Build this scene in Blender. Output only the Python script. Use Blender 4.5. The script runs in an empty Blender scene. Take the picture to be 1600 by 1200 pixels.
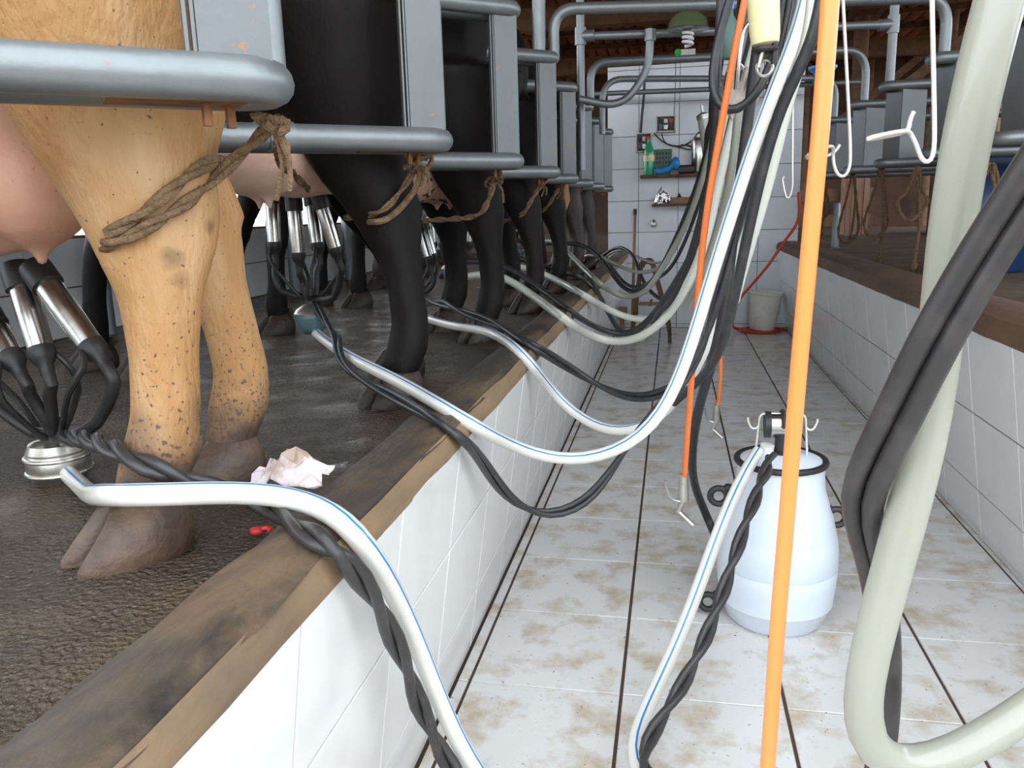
import bpy, math, random
from mathutils import Vector, Matrix
from mathutils.bvhtree import BVHTree
from mathutils.kdtree import KDTree
random.seed(7)
S = bpy.context.scene
C = S.collection

# ------------------------------------------------------------------ camera
F, W, H = 1255.3, 1600.0, 1200.0
R3 = Vector((0.980917, 0.192430, -0.027793))
U3 = Vector((-0.013919, 0.212085, 0.977152))
D3 = Vector((-0.193927, 0.958118, -0.210717))
EYE = Vector((0, 0, 1.05))
cam_d = bpy.data.cameras.new('camera')
cam = bpy.data.objects.new('camera', cam_d)
C.objects.link(cam)
cam_d.sensor_fit = 'HORIZONTAL'
cam_d.sensor_width = 36.0
cam_d.lens = 36.0 * F / W
cam_d.clip_start = 0.02
cam.matrix_world = Matrix(((R3.x, U3.x, -D3.x, EYE.x), (R3.y, U3.y, -D3.y, EYE.y), (R3.z, U3.z, -D3.z, EYE.z), (0, 0, 0, 1)))
S.camera = cam
# ------------------------------------------------------------------ world + exposure
wd = bpy.data.worlds.new('world')
S.world = wd
wd.use_nodes = True
bg = wd.node_tree.nodes['Background']
bg.inputs[0].default_value = (0.86, 0.93, 1.0, 1)
bg.inputs[1].default_value = 2.6
sun_d = bpy.data.lights.new('sun', 'SUN')
sun_d.energy = 1.6
sun_d.angle = 0.02
sun_d.color = (1, .93, .82)
sun = bpy.data.objects.new('sun', sun_d)
C.objects.link(sun)
sun.rotation_euler = Vector((.42, -.45, -.78)).to_track_quat('-Z', 'Y').to_euler()
S.view_settings.view_transform = 'Standard'
S.view_settings.look = 'None'
S.view_settings.gamma = 1
S.view_settings.use_curve_mapping = False
S.view_settings.exposure = 0.60


def ray(px, py):
    return R3 * ((px - W / 2) / F) + U3 * ((H / 2 - py) / F) + D3


def P(px, py, Y):            # pixel at distance Y along the pit
    d = ray(px, py)
    return EYE + d * (Y / d.y)


def Pz(px, py, z):           # pixel on a level surface
    d = ray(px, py)
    return EYE + d * ((z - EYE.z) / d.z)


def Px(px, py, X):
    d = ray(px, py)
    return EYE + d * (X / d.x)


# ------------------------------------------------------------------ materials
MATS = {}


def mat(name, col, rough=.5, metal=0.0, col2=None, scale=8.0, thr=(.4, .65), bump=0.0, bscale=60.0, detail=4, stretch=None,
        col3=None, scale3=30.0, thr3=(.6, .7), coat=0.0, trans=0.0, sss=0.0, stripe=None, rough2=None, emit=None, spec=None, low=None):
    m = bpy.data.materials.new(name)
    m.use_nodes = True
    nt = m.node_tree
    N, L = nt.nodes, nt.links
    b = N['Principled BSDF']
    b.inputs['Base Color'].default_value = (*col, 1)
    b.inputs['Roughness'].default_value = rough
    b.inputs['Metallic'].default_value = metal
    b.inputs['Coat Weight'].default_value = coat
    b.inputs['Transmission Weight'].default_value = trans
    if spec is not None:
        b.inputs['Specular IOR Level'].default_value = spec
    if sss:
        b.inputs['Subsurface Weight'].default_value = sss
        b.inputs['Subsurface Radius'].default_value = (.02, .012, .008)
        b.inputs['Subsurface Scale'].default_value = .6
    if emit:
        b.inputs['Emission Color'].default_value = (*emit[0], 1)
        b.inputs['Emission Strength'].default_value = emit[1]
    geo = N.new('ShaderNodeNewGeometry')
    mp = N.new('ShaderNodeMapping')
    L.new(geo.outputs['Position'], mp.inputs[0])
    if stretch:
        mp.inputs['Scale'].default_value = stretch
    out = None

    def layer(prev, c, sc, th, det):
        n = N.new('ShaderNodeTexNoise')
        n.inputs['Scale'].default_value = sc
        n.inputs['Detail'].default_value = det
        n.inputs['Roughness'].default_value = .62
        L.new(mp.outputs[0], n.inputs['Vector'])
        r = N.new('ShaderNodeMapRange')
        r.inputs['From Min'].default_value, r.inputs['From Max'].default_value = th
        L.new(n.outputs['Fac'], r.inputs['Value'])
        mx = N.new('ShaderNodeMix')
        mx.data_type = 'RGBA'
        L.new(r.outputs[0], mx.inputs['Factor'])
        if prev is None:
            mx.inputs['A'].default_value = (*col, 1)
        else:
            L.new(prev, mx.inputs['A'])
        mx.inputs['B'].default_value = (*c, 1)
        return mx.outputs['Result'], r.outputs[0]
    if col2:
        out, fac = layer(out, col2, scale, thr, detail)
        if rough2 is not None:
            rr = N.new('ShaderNodeMapRange')
            rr.inputs['To Min'].default_value, rr.inputs['To Max'].default_value = rough, rough2
            L.new(fac, rr.inputs['Value'])
            L.new(rr.outputs[0], b.inputs['Roughness'])
    if col3:
        out, _ = layer(out, col3, scale3, thr3, 3)
    for lc, z0, z1, sc, k, t0, t1 in (low or ()):      # splashed mud: colour, heights, noise scale, weight, threshold
        sep = N.new('ShaderNodeSeparateXYZ')
        L.new(geo.outputs['Position'], sep.inputs[0])
        mr = N.new('ShaderNodeMapRange')
        mr.inputs['From Min'].default_value, mr.inputs['From Max'].default_value = z1, z0
        L.new(sep.outputs['Z'], mr.inputs['Value'])
        n = N.new('ShaderNodeTexNoise')
        n.inputs['Scale'].default_value = sc
        n.inputs['Detail'].default_value = 2
        L.new(geo.outputs['Position'], n.inputs['Vector'])
        ad = N.new('ShaderNodeMath')
        ad.operation = 'MULTIPLY_ADD'
        L.new(mr.outputs[0], ad.inputs[0])
        ad.inputs[1].default_value = k
        L.new(n.outputs['Fac'], ad.inputs[2])
        m2 = N.new('ShaderNodeMapRange')
        m2.inputs['From Min'].default_value, m2.inputs['From Max'].default_value = t0, t1
        L.new(ad.outputs[0], m2.inputs['Value'])
        mx = N.new('ShaderNodeMix')
        mx.data_type = 'RGBA'
        L.new(m2.outputs[0], mx.inputs['Factor'])
        if out is None:
            mx.inputs['A'].default_value = (*col, 1)
        else:
            L.new(out, mx.inputs['A'])
        mx.inputs['B'].default_value = (*lc, 1)
        out = mx.outputs['Result']
    if stripe:
        uv = N.new('ShaderNodeUVMap')
        sp = N.new('ShaderNodeSeparateXYZ')
        L.new(uv.outputs[0], sp.inputs[0])
        cm = N.new('ShaderNodeMath')
        cm.operation = 'COMPARE'
        cm.inputs[1].default_value = stripe[1]
        cm.inputs[2].default_value = stripe[2]
        L.new(sp.outputs['X'], cm.inputs[0])
        mx = N.new('ShaderNodeMix')
        mx.data_type = 'RGBA'
        L.new(cm.outputs[0], mx.inputs['Factor'])
        if out is None:
            mx.inputs['A'].default_value = (*col, 1)
        else:
            L.new(out, mx.inputs['A'])
        mx.inputs['B'].default_value = (*stripe[0], 1)
        out = mx.outputs['Result']
    if out is not None:
        L.new(out, b.inputs['Base Color'])
    if bump:
        n = N.new('ShaderNodeTexNoise')
        n.inputs['Scale'].default_value = bscale
        n.inputs['Detail'].default_value = 5
        L.new(mp.outputs[0], n.inputs['Vector'])
        bp = N.new('ShaderNodeBump')
        bp.inputs['Strength'].default_value = min(1, bump)
        bp.inputs['Distance'].default_value = .01 * max(1, bump)
        L.new(n.outputs['Fac'], bp.inputs['Height'])
        L.new(bp.outputs[0], b.inputs['Normal'])
    MATS[name] = m
    return m


mat('floor_tile', (.74, .73, .71), .22, col2=(.52, .43, .31), scale=9, thr=(.48, .68), detail=10, col3=(.2, .13, .07), scale3=80, thr3=(.66, .72), bump=.05, bscale=20)
mat('wall_tile', (.82, .82, .81), .16, col2=(.74, .72, .7), scale=3, thr=(.5, .8), col3=(.32, .25, .18), scale3=45, thr3=(.75, .78))
mat('back_tile', (.74, .77, .82), .2, col2=(.66, .68, .72), scale=3, thr=(.5, .8))
mat('grout', (.08, .05, .035), .9)
mat('grout_light', (.20, .13, .10), .9)
mat('platform', (.066, .045, .029), .09, col2=(.14, .09, .048), scale=3.5, thr=(.45, .72), rough2=.32, bump=2.2, bscale=120, col3=(.16, .125, .09), scale3=130, thr3=(.56, .66))
mat('platform_right', (.10, .062, .04), .75, col2=(.17, .115, .06), scale=4, thr=(.45, .7), bump=1.2, bscale=50)
mat('curb', (.062, .05, .04), .55, col2=(.16, .105, .06), scale=4.5, thr=(.45, .66), bump=.8, bscale=40, col3=(.035, .03, .026), scale3=11, thr3=(.56, .7), stretch=(1, .5, 1))
mat('curb_right', (.115, .068, .040), .7, col2=(.17, .10, .055), scale=4.5, thr=(.45, .66), bump=.6, bscale=40, stretch=(1, .5, 1))
mat('curb_face', (.27, .175, .095), .7, col2=(.17, .115, .07), scale=6, thr=(.45, .7), bump=.5, bscale=50, stretch=(1, .4, 1))
mat('galvanized', (.26, .283, .29), .45, .65, col2=(.23, .25, .255), scale=14, thr=(.4, .7), bump=.08, bscale=60, col3=(.34, .18, .08), scale3=22, thr3=(.68, .76))
mat('galvanized_plate', (.17, .182, .185), .45, .7, col2=(.16, .17, .17), scale=9, thr=(.4, .7), bump=.1, bscale=40, col3=(.36, .17, .06), scale3=26, thr3=(.67, .72))
mat('rust', (.25, .11, .045), .85, col2=(.13, .06, .03), scale=25, bump=.6, bscale=90)
mat('tan_fur', (.46, .245, .090), .62, col2=(.35, .165, .05), scale=5, thr=(.4, .7), bump=.45, bscale=150, stretch=(1, 1, .35), col3=(.58, .39, .21), scale3=6, thr3=(.48, .72), low=[((.10, .062, .042), .64, .93, 150, .16, .68, .74), ((.10, .062, .042), .66, .86, 12, .9, .80, 1.25)])
mat('black_fur', (.007, .006, .0055), .55, col2=(.014, .010, .008), scale=4, thr=(.4, .7), bump=.15, bscale=110, stretch=(1, 1, .35), spec=.15)
mat('brown_black_fur', (.035, .014, .010), .5, col2=(.016, .010, .009), scale=4, thr=(.4, .7), bump=.3, bscale=110, stretch=(1, 1, .35))
mat('udder_pink', (.66, .38, .25), .55, col2=(.60, .28, .19), scale=7, thr=(.45, .7), bump=.15, bscale=70, sss=.12, col3=(.42, .2, .14), scale3=60, thr3=(.66, .72))
mat('udder_pale', (.86, .64, .50), .55, col2=(.80, .45, .33), scale=6, thr=(.4, .65), bump=.1, bscale=70, sss=.12)
mat('udder_spotted', (.58, .34, .24), .55, col2=(.03, .02, .02), scale=24, thr=(.57, .6), detail=1)
mat('hoof', (.085, .052, .036), .5, col2=(.15, .095, .06), scale=18, thr=(.4, .7), bump=.4, bscale=60)
mat('hoof_dark', (.030, .020, .016), .5, col2=(.055, .036, .025), scale=18, thr=(.4, .7), bump=.4, bscale=60)
mat('rope', (.30, .19, .10), .9, col2=(.19, .11, .055), scale=60, bump=1.0, bscale=260)
mat('rope_dark', (.20, .12, .06), .9, col2=(.12, .07, .035), scale=60, bump=1.0, bscale=260)
mat('steel', (.62, .61, .59), .25, 1.0, col2=(.5, .48, .45), scale=30, bump=.03)
mat('steel_dull', (.55, .53, .48), .35, .9, col2=(.36, .33, .28), scale=20, thr=(.45, .7), bump=.1)
mat('black_rubber', (.018, .017, .017), .48, col2=(.032, .028, .026), scale=40)
mat('black_hose', (.030, .030, .033), .38, col2=(.055, .050, .047), scale=30, thr=(.5, .7))
mat('grey_black_hose', (.034, .031, .031), .40, col2=(.06, .053, .05), scale=24, thr=(.5, .7))
mat('milk_hose', (.78, .76, .70), .25, stripe=((.03, .24, .55), .30, .022), sss=.1, coat=.3)
mat('milk_hose_plain', (.64, .66, .58), .25, sss=.1, coat=.3)
mat('milk_hose_green', (.33, .335, .275), .25, sss=.1, coat=.3, col2=(.32, .32, .26), scale=5)
mat('orange_hose', (.82, .20, .045), .35, coat=.2)
mat('orange_bright', (.90, .30, .075), .35, coat=.2)
mat('red_hose', (.55, .05, .02), .4)
mat('bucket_plastic', (.72, .78, .86), .35, sss=.25)
mat('white_plastic', (.76, .75, .70), .45, col2=(.62, .58, .5), scale=12, thr=(.5, .75))
mat('cream_plastic', (.86, .76, .42), .35, sss=.1)
mat('teal_plastic', (.10, .19, .20), .22, coat=.3)
mat('blue_plastic', (.02, .25, .62), .35)
mat('dark_blue', (.02, .05, .14), .3)
mat('green_glass', (.03, .42, .20), .2, coat=.5)
mat('green_crate', (.09, .17, .14), .5)
mat('smoky', (.42, .44, .37), .2, coat=.5)
mat('dome_glass', (.10, .13, .06), .2, coat=.5)
mat('bulb', (.85, .85, .82), .3)
mat('cloth', (.56, .50, .45), .9, col2=(.40, .35, .32), scale=12, bump=.4, bscale=40)
mat('paper', (.72, .62, .64), .8, col2=(.42, .32, .26), scale=18, thr=(.5, .65))
mat('foil', (.8, .8, .82), .18, 1.0, bump=.6, bscale=50)
mat('wood', (.16, .085, .045), .75, col2=(.09, .048, .026), scale=9, stretch=(1, .3, 1), bump=.3)
mat('wood_light', (.33, .20, .11), .75, col2=(.22, .12, .065), scale=9, stretch=(1, 1, .2), bump=.3)
mat('wood_pink', (.48, .29, .22), .8, col2=(.34, .19, .14), scale=8, stretch=(1, 1, .2))
mat('clay', (.30, .115, .06), .85, col2=(.15, .065, .04), scale=6, bump=.5, bscale=25)
mat('brown_wall', (.12, .065, .04), .85, col2=(.07, .04, .028), scale=4, bump=.3)
mat('box_cream', (.66, .63, .52), .5)
mat('circuit', (.07, .08, .08), .5, col2=(.25, .22, .2), scale=60, thr=(.5, .55), col3=(.5, .1, .08), scale3=80, thr3=(.68, .7))
mat('red_paint', (.55, .03, .03), .45)
mat('soil', (.20, .13, .08), .95, col2=(.13, .085, .055), scale=2)
mat('leaf', (.10, .25, .05), .6)
mat('tag_green', (.02, .45, .10), .5)
mat('tag_white', (.8, .8, .74), .5)
mat('wire_white', (.78, .74, .68), .35, .3)


# ------------------------------------------------------------------ geometry
class G:
    def __init__(s):
        s.v, s.f, s.uv = [], [], []

    def add(s, vs, fs, uvs=None):
        o = len(s.v)
        s.v += [Vector(a) for a in vs]
        s.f += [tuple(i + o for i in f) for f in fs]
        s.uv += uvs if uvs else [[(0.9, 0)] * len(f) for f in fs]
        return s

    def box(s, c, d, ax=None):
        c = Vector(c)
        ax = ax or (Vector((1, 0, 0)), Vector((0, 1, 0)), Vector((0, 0, 1)))
        vs = [c + ax[0] * (d[0] / 2 * i) + ax[1] * (d[1] / 2 * j) + ax[2] * (d[2] / 2 * k) for i in (-1, 1) for j in (-1, 1) for k in (-1, 1)]
        return s.add(vs, [(0, 1, 3, 2), (4, 6, 7, 5), (0, 4, 5, 1), (2, 3, 7, 6), (0, 2, 6, 4), (1, 5, 7, 3)])

    def bevbox(s, c, d, bv=.004, ax=None):
        c = Vector(c)
        ax = ax or (Vector((1, 0, 0)), Vector((0, 1, 0)), Vector((0, 0, 1)))
        vs = []
        for (sx, sy, k) in ((bv, bv, -1), (0, 0, -1), (0, 0, 1), (bv, bv, 1)):
            zz = d[2] / 2 * k - (bv * k if sx == 0 else 0)
            for i, j in ((-1, -1), (1, -1), (1, 1), (-1, 1)):
                vs.append(c + ax[0] * (i * (d[0] / 2 - sx)) + ax[1] * (j * (d[1] / 2 - sy)) + ax[2] * zz)
        fs = [(3, 2, 1, 0), (12, 13, 14, 15)]
        for r in range(3):
            for q in range(4):
                fs.append((r * 4 + q, r * 4 + (q + 1) % 4, r * 4 + 4 + (q + 1) % 4, r * 4 + 4 + q))
        return s.add(vs, fs)

    def loft(s, st, n=12):       # st: (centre, axis u (with radius), axis v (with radius))
        vs, fs = [], []
        for c, u, v in st:
            for k in range(n):
                a = 2 * math.pi * k / n
                vs.append(Vector(c) + Vector(u) * math.cos(a) + Vector(v) * math.sin(a))
        m = len(st)
        for i in range(m - 1):
            for k in range(n):
                fs.append((i * n + k, i * n + (k + 1) % n, (i + 1) * n + (k + 1) % n, (i + 1) * n + k))
        fs += [tuple(reversed(range(n))), tuple((m - 1) * n + k for k in range(n))]
        return s.add(vs, fs)

    def lathe(s, c, prof, n=24, ax=None):   # prof: (radius, height)
        c = Vector(c)
        ax = ax or (Vector((1, 0, 0)), Vector((0, 1, 0)), Vector((0, 0, 1)))
        return s.loft([(c + ax[2] * h, ax[0] * max(r, 1e-4), ax[1] * max(r, 1e-4)) for r, h in prof], n)

    def cyl(s, a, b, r, r2=None, n=16):
        a, b = Vector(a), Vector(b)
        x, y, z = frame(b - a)
        r2 = r if r2 is None else r2
        return s.loft([(a, x * r, y * r), (b, x * r2, y * r2)], n)

    def tube(s, pts, r, n=10, step=.03, smooth=True, rs=None, twist=0.0):
        pts = [Vector(p) for p in pts]
        path = spline(pts, step) if smooth else pts
        m = len(path)
        t0 = (path[1] - path[0]).normalized()
        x, y, z = frame(t0)
        vs, fs, uvs = [], [], []
        L = 0
        for i, p in enumerate(path):
            t = (path[min(i + 1, m - 1)] - path[max(i - 1, 0)])
            if t.length > 1e-9:
                t.normalize()
                q = z.rotation_difference(t)
                x = q @ x
                y = q @ y
                z = t
            rr = r if rs is None else rs[0] + (rs[1] - rs[0]) * i / (m - 1)
            for k in range(n):
                a = 2 * math.pi * k / n + twist * i
                vs.append(p + x * (rr * math.cos(a)) + y * (rr * math.sin(a)))
        for i in range(m - 1):
            for k in range(n):
                fs.append((i * n + k, i * n + (k + 1) % n, (i + 1) * n + (k + 1) % n, (i + 1) * n + k))
                uvs.append([(k / n, i), ((k + 1) / n, i), ((k + 1) / n, i + 1), (k / n, i + 1)])
        fs += [tuple(reversed(range(n))), tuple((m - 1) * n + k for k in range(n))]
        uvs += [[(.9, 0)] * n, [(.9, 0)] * n]
        return s.add(vs, fs, uvs)

    def ball(s, c, r, n=12, sc=(1, 1, 1)):
        c = Vector(c)
        st = []
        for i in range(9):
            a = -math.pi / 2 + math.pi * i / 8
            rr = max(math.cos(a), .02) * r
            st.append((c + Vector((0, 0, math.sin(a) * r * sc[2])), Vector((rr * sc[0], 0, 0)), Vector((0, rr * sc[1], 0))))
        return s.loft(st, n)

    def torus(s, c, R, r, ax=None, n=24, m=8, a0=0, a1=2 * math.pi):
        c = Vector(c)
        ax = ax or (Vector((1, 0, 0)), Vector((0, 1, 0)), Vector((0, 0, 1)))
        k = n
        return s.tube([c + ax[0] * (R * math.cos(a0 + (a1 - a0) * i / k)) + ax[1] * (R * math.sin(a0 + (a1 - a0) * i / k)) for i in range(k + 1)], r, m, smooth=False)


def frame(d):
    z = Vector(d).normalized()
    h = Vector((0, 0, 1)) if abs(z.z) < .9 else Vector((1, 0, 0))
    x = h.cross(z).normalized()
    return x, z.cross(x), z


def spline(pts, step):
    out = []
    n = len(pts)
    for i in range(n - 1):
        p1, p2 = pts[i], pts[i + 1]
        p0 = pts[i - 1] if i else p1 * 2 - p2
        p3 = pts[i + 2] if i + 2 < n else p2 * 2 - p1
        k = max(2, min(24, int((p2 - p1).length / step)))
        for j in range(k):
            t = j / k
            t2, t3 = t * t, t * t * t
            out.append(.5 * ((2 * p1) + (p2 - p0) * t + (2 * p0 - 5 * p1 + 4 * p2 - p3) * t2 + (3 * p1 - p0 - 3 * p2 + p3) * t3))
    out.append(pts[-1])
    return out


ORG = {}


def tag(o, label=None, cat=None, group=None, kind=None):
    if label:
        o['label'] = label
    if cat:
        o['category'] = cat
    if group:
        o['group'] = group
    if kind:
        o['kind'] = kind
    return o


def mk(name, g, m, parent=None, smooth=True, origin=None, angle=40):
    if parent is not None:
        org = ORG[parent]
    elif origin is not None:
        org = Vector(origin)
    else:
        xs = [v.x for v in g.v]
        ys = [v.y for v in g.v]
        org = Vector(((min(xs) + max(xs)) / 2, (min(ys) + max(ys)) / 2, min(v.z for v in g.v)))
    me = bpy.data.meshes.new(name)
    me.from_pydata([v - org for v in g.v], [], g.f)
    uv = me.uv_layers.new(name='UVMap')
    flat = []
    for f in g.uv:
        for u in f:
            flat += u
    if len(flat) == len(uv.data) * 2:
        uv.data.foreach_set('uv', flat)
    me.materials.append(MATS[m])
    o = bpy.data.objects.new(name, me)
    C.objects.link(o)
    if smooth:
        me.shade_smooth()
        me.set_sharp_from_angle(angle=math.radians(angle))
    if parent is not None:
        o.parent = parent
    else:
        o.location = org
    ORG[o] = org
    return o


def empty(name, loc, label=None, cat=None, group=None):
    o = bpy.data.objects.new(name, None)
    o.empty_display_size = .05
    C.objects.link(o)
    o.location = loc
    ORG[o] = Vector(loc)
    return tag(o, label, cat, group)


def share(name, src, parent, loc, rot=None):     # another piece with the same mesh
    o = bpy.data.objects.new(name, src.data if hasattr(src, 'data') else src)
    C.objects.link(o)
    o.parent = parent
    o.location = Vector(loc) - ORG[parent]
    if rot is not None:
        o.rotation_euler = rot
    return o


X3, Y3, Z3 = Vector((1, 0, 0)), Vector((0, 1, 0)), Vector((0, 0, 1))
# ------------------------------------------------------------------ setting
PZ = .60                     # left platform
YB = 7.19                    # back wall
# pit floor: mortar bed + single tiles
fl = tag(mk('floor', G().box((.24, 3.0, -.03), (1.62, 8.42, .05)), 'grout', smooth=False), kind='structure')
colx = [-.474, -.443, -.098, .25, .60, .948]
colx.append(.985)
tmesh = {}
y0 = 1.601 - .343 * 7
for i in range(len(colx) - 1):
    a, b = colx[i] + .0038, colx[i + 1] - .0038
    for j in range(24):
        ya, yb = y0 + .343 * j + .0015, min(y0 + .343 * (j + 1) - .0015, YB)
        if yb - ya < .03:
            continue
        k = (i, round(yb - ya, 3))
        if k not in tmesh:
            g = G().bevbox((0, 0, 0), (b - a, yb - ya, .012), .0015)
            t = mk('floor_tile', g, 'floor_tile', parent=None, smooth=False, origin=(0, 0, 0))
            t.parent = fl
            tmesh[k] = t
        else:
            t = bpy.data.objects.new('floor_tile', tmesh[k].data)
            C.objects.link(t)
            t.parent = fl
        t.location = Vector(((a + b) / 2, (ya + yb) / 2, -.006 + random.uniform(-.0006, .0006))) - ORG[fl]


def pit_wall(name, X, sgn, top, yph):
    lean = .145
    d = Vector((-sgn * lean, 0, math.sqrt(1 - lean * lean)))      # up the wall
    nrm = Vector((-sgn * d.z, 0, -lean))                            # into the pit
    base = Vector((X, 0, 0))
    bk = base - nrm * .03
    g = G().box(bk + Y3 * 3.0 + d * (top / 2 - .02), (top + .02, 8.42, .05), (d, Y3, nrm))
    w = tag(mk(name, g, 'grout_light', smooth=False), kind='structure')
    cuts = [0, .163, .413, top]
    for r in range(3):
        hh = cuts[r + 1] - cuts[r] - .005
        src = None
        for j in range(25):
            ya = yph - 1.2 + .336 * j
            yb = min(ya + .3310, YB)
            if yb - ya < .04:
                continue
            if src is None or yb - ya < .33:
                t = mk('wall_tile', G().bevbox((0, 0, 0), (hh, yb - ya, .012), .0015, (d, Y3, nrm)), 'wall_tile', origin=(0, 0, 0), smooth=False)
                t.parent = w
                if yb - ya > .33:
                    src = t
            else:
                t = bpy.data.objects.new('wall_tile', src.data)
                C.objects.link(t)
                t.parent = w
            t.location = base + d * ((cuts[r] + cuts[r + 1]) / 2) + Y3 * ((ya + yb) / 2) - nrm * (.006 + random.uniform(0, .0008)) - ORG[w]
    return w


pit_wall('wall_left', -.476, -1, .635, Px(575, 852, -.385).y % .336)
pit_wall('wall_right', .962, 1, .682, .1)


def strip(name, prof, m, ya=-1.2, yb=8.2, nseg=90, jit=.004, kind='structure'):
    g = G()
    n = len(prof)
    vs, fs = [], []
    for j in range(nseg + 1):
        y = ya + (yb - ya) * j / nseg
        for x, z in prof:
            vs.append((x + random.uniform(-jit, jit), y, z + random.uniform(-jit, jit)))
    for j in range(nseg):
        for k in range(n - 1):
            fs.append((j * n + k, j * n + k + 1, (j + 1) * n + k + 1, (j + 1) * n + k))
    fs.append(tuple(range(n)))
    fs.append(tuple(reversed([nseg * n + k for k in range(n)])))
    g.add(vs, fs)
    return tag(mk(name, g, m), kind=kind)


# curbs
c1 = strip('trim_1', [(-.60, .54), (-.56, .60), (-.53, .632), (-.495, .658), (-.45, .672), (-.41, .672), (-.392, .66)], 'curb')
c2 = strip('trim_2', [(-.394, .664), (-.384, .650), (-.381, .636), (-.384, .622), (-.41, .61)], 'curb_face', jit=.002)
strip('trim_3', [(.90, .655), (.863, .668), (.862, .70), (.875, .725), (.92, .74), (1.02, .735), (1.12, .71), (1.16, .66)], 'curb_right', jit=.0015)
# platforms: displaced wet concrete
import mathutils.noise as mn


def ground(name, x0, x1, ya, yb, z, step, amp, m, fr=9.0):
    nx, ny = int((x1 - x0) / step), int((yb - ya) / step)
    vs, fs = [], []
    for j in range(ny + 1):
        for i in range(nx + 1):
            x, y = x0 + (x1 - x0) * i / nx, ya + (yb - ya) * j / ny
            vs.append((x, y, z + amp * mn.noise(Vector((x * fr, y * fr, 3))) + amp * .5 * mn.noise(Vector((x * fr * 4, y * fr * 4, 9)))))
    for j in range(ny):
        for i in range(nx):
            a = j * (nx + 1) + i
            fs.append((a, a + 1, a + nx + 2, a + nx + 1))
    return tag(mk(name, G().add(vs, fs), m, angle=80), kind='structure')


ground('floor_platform_left', -2.42, -.50, -1.2, 9.0, PZ, .03, .004, 'platform')
ground('floor_platform_right', 1.05, 4.6, -1.2, 12.0, .69, .08, .006, 'platform_right', 4)
tag(mk('floor_ground', G().box((0, 10, -.35), (120, 120, .3)), 'soil', smooth=False), kind='structure')
tag(mk('floor_rear', G().box((.2, 10.1, .25), (5.4, 5.75, .86)), 'platform_right', smooth=False), kind='structure')
# back wall
XL, XR = -.56, 1.03
zt = P(1100, 96, YB).z
bw = tag(mk('wall_back', G().box(((XL + XR) / 2, YB + .08, zt / 2), (XR - XL, .14, zt)), 'grout', smooth=False), kind='structure')
jx = P(998, 260, YB).x
jz = P(1010, 161, YB).z
bt = {}
xs = sorted([XL, XR] + [jx + .335 * k for k in range(-3, 6) if XL + .02 < jx + .335 * k < XR - .02])
zs = sorted([0, zt] + [jz + .267 * k for k in range(-9, 5) if .02 < jz + .267 * k < zt - .02])
for i in range(len(xs) - 1):
    for j in range(len(zs) - 1):
        w_, h_ = xs[i + 1] - xs[i] - .004, zs[j + 1] - zs[j] - .004
        k = (round(w_, 3), round(h_, 3))
        if k not in bt:
            t = mk('wall_tile', G().bevbox((0, 0, 0), (w_, h_, .012), .0015, (X3, Z3, -Y3)), 'back_tile', origin=(0, 0, 0), smooth=False)
            bt[k] = t
        else:
            t = bpy.data.objects.new('wall_tile', bt[k].data)
            C.objects.link(t)
        t.parent = bw
        t.location = Vector(((xs[i] + xs[i + 1]) / 2, YB + .006, (zs[j] + zs[j + 1]) / 2)) - ORG[bw]
# manger wall behind the cows with tiles
mw = tag(mk('wall_manger', G().box((-2.45, 3.9, .665), (.12, 10.2, .67)), 'grout_light', smooth=False), kind='structure')
src = None
for r in range(2):
    for j in range(29):
        if src is None:
            src = mk('wall_tile', G().bevbox((0, 0, 0), (.332, .190, .012), .0015, (Y3, Z3, X3)), 'wall_tile', origin=(0, 0, 0), smooth=False)
            t = src
        else:
            t = bpy.data.objects.new('wall_tile', src.data)
            C.objects.link(t)
        t.parent = mw
        t.location = Vector((-2.386, -.9 + .336 * j, .60 + .098 + .196 * r)) - ORG[mw]
# roof: clay tile field on rafters and purlins
RZ = 3.05
roof = tag(mk('ceiling', G().box((.3, 7.25, RZ + .22), (9.4, 12.7, .03)), 'clay', smooth=False), kind='structure')
g = G()
for i in range(62):
    x = -4.3 + .15 * i
    for j in range(18):
        y = 5.0 + .5 * j
        vs = []
        for (yy, zz) in ((y, 0), (y + .54, -.03)):
            for k in range(6):
                a = math.pi * k / 5
                vs.append((x + .075 * math.cos(a) + random.uniform(-.006, .006), yy, RZ + .16 + zz - .045 * math.sin(a)))
        g.add(vs, [(k, k + 1, k + 7, k + 6) for k in range(5)])
tag(mk('clay_tiles', g, 'clay', parent=roof), kind='stuff')
for j in range(1, 15):
    mk('batten', G().box((.3, .2 + .9 * j + .3, RZ + .08), (9.3, .05, .05)), 'wood', parent=roof, smooth=False)
for i in range(8):
    mk('rafter', G().box((-3.9 + 1.2 * i, 7.25, RZ + .0), (.08, 12.5, .14)), 'wood', parent=roof, smooth=False)
for y in (4.7, 8.4, 11.2):
    mk('beam', G().box((.3, y, RZ - .17), (9.2, .15, .2)), 'wood_light' if y < 5 else 'wood', parent=roof, smooth=False)
for y in (8.6, 11.4):
    for x, x2 in ((-2.8, -1.6), (2.0, 3.2)):
        g = G()
        a, b = Vector((x, y, 2.0)), Vector((x2, y, RZ - .1))
        fx, fy, fz = frame(b - a)
        g.box((a + b) / 2, (.09, .09, (b - a).length), (fx, fy, fz))
        mk('brace', g, 'wood', parent=roof, smooth=False)
# far end of the shed: board fence, brown wall, posts
fw = tag(mk('wall_far', G().box((.3, 13.2, 1.95), (9.2, .1, 2.7)), 'brown_wall', smooth=False), kind='structure')

for i in range(11):
    mk('post', G().cyl((-4.1 + .85 * i, 12.9, .2), (-4.1 + .85 * i, 12.9, 3.0), .08), 'wood', parent=fw)

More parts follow.
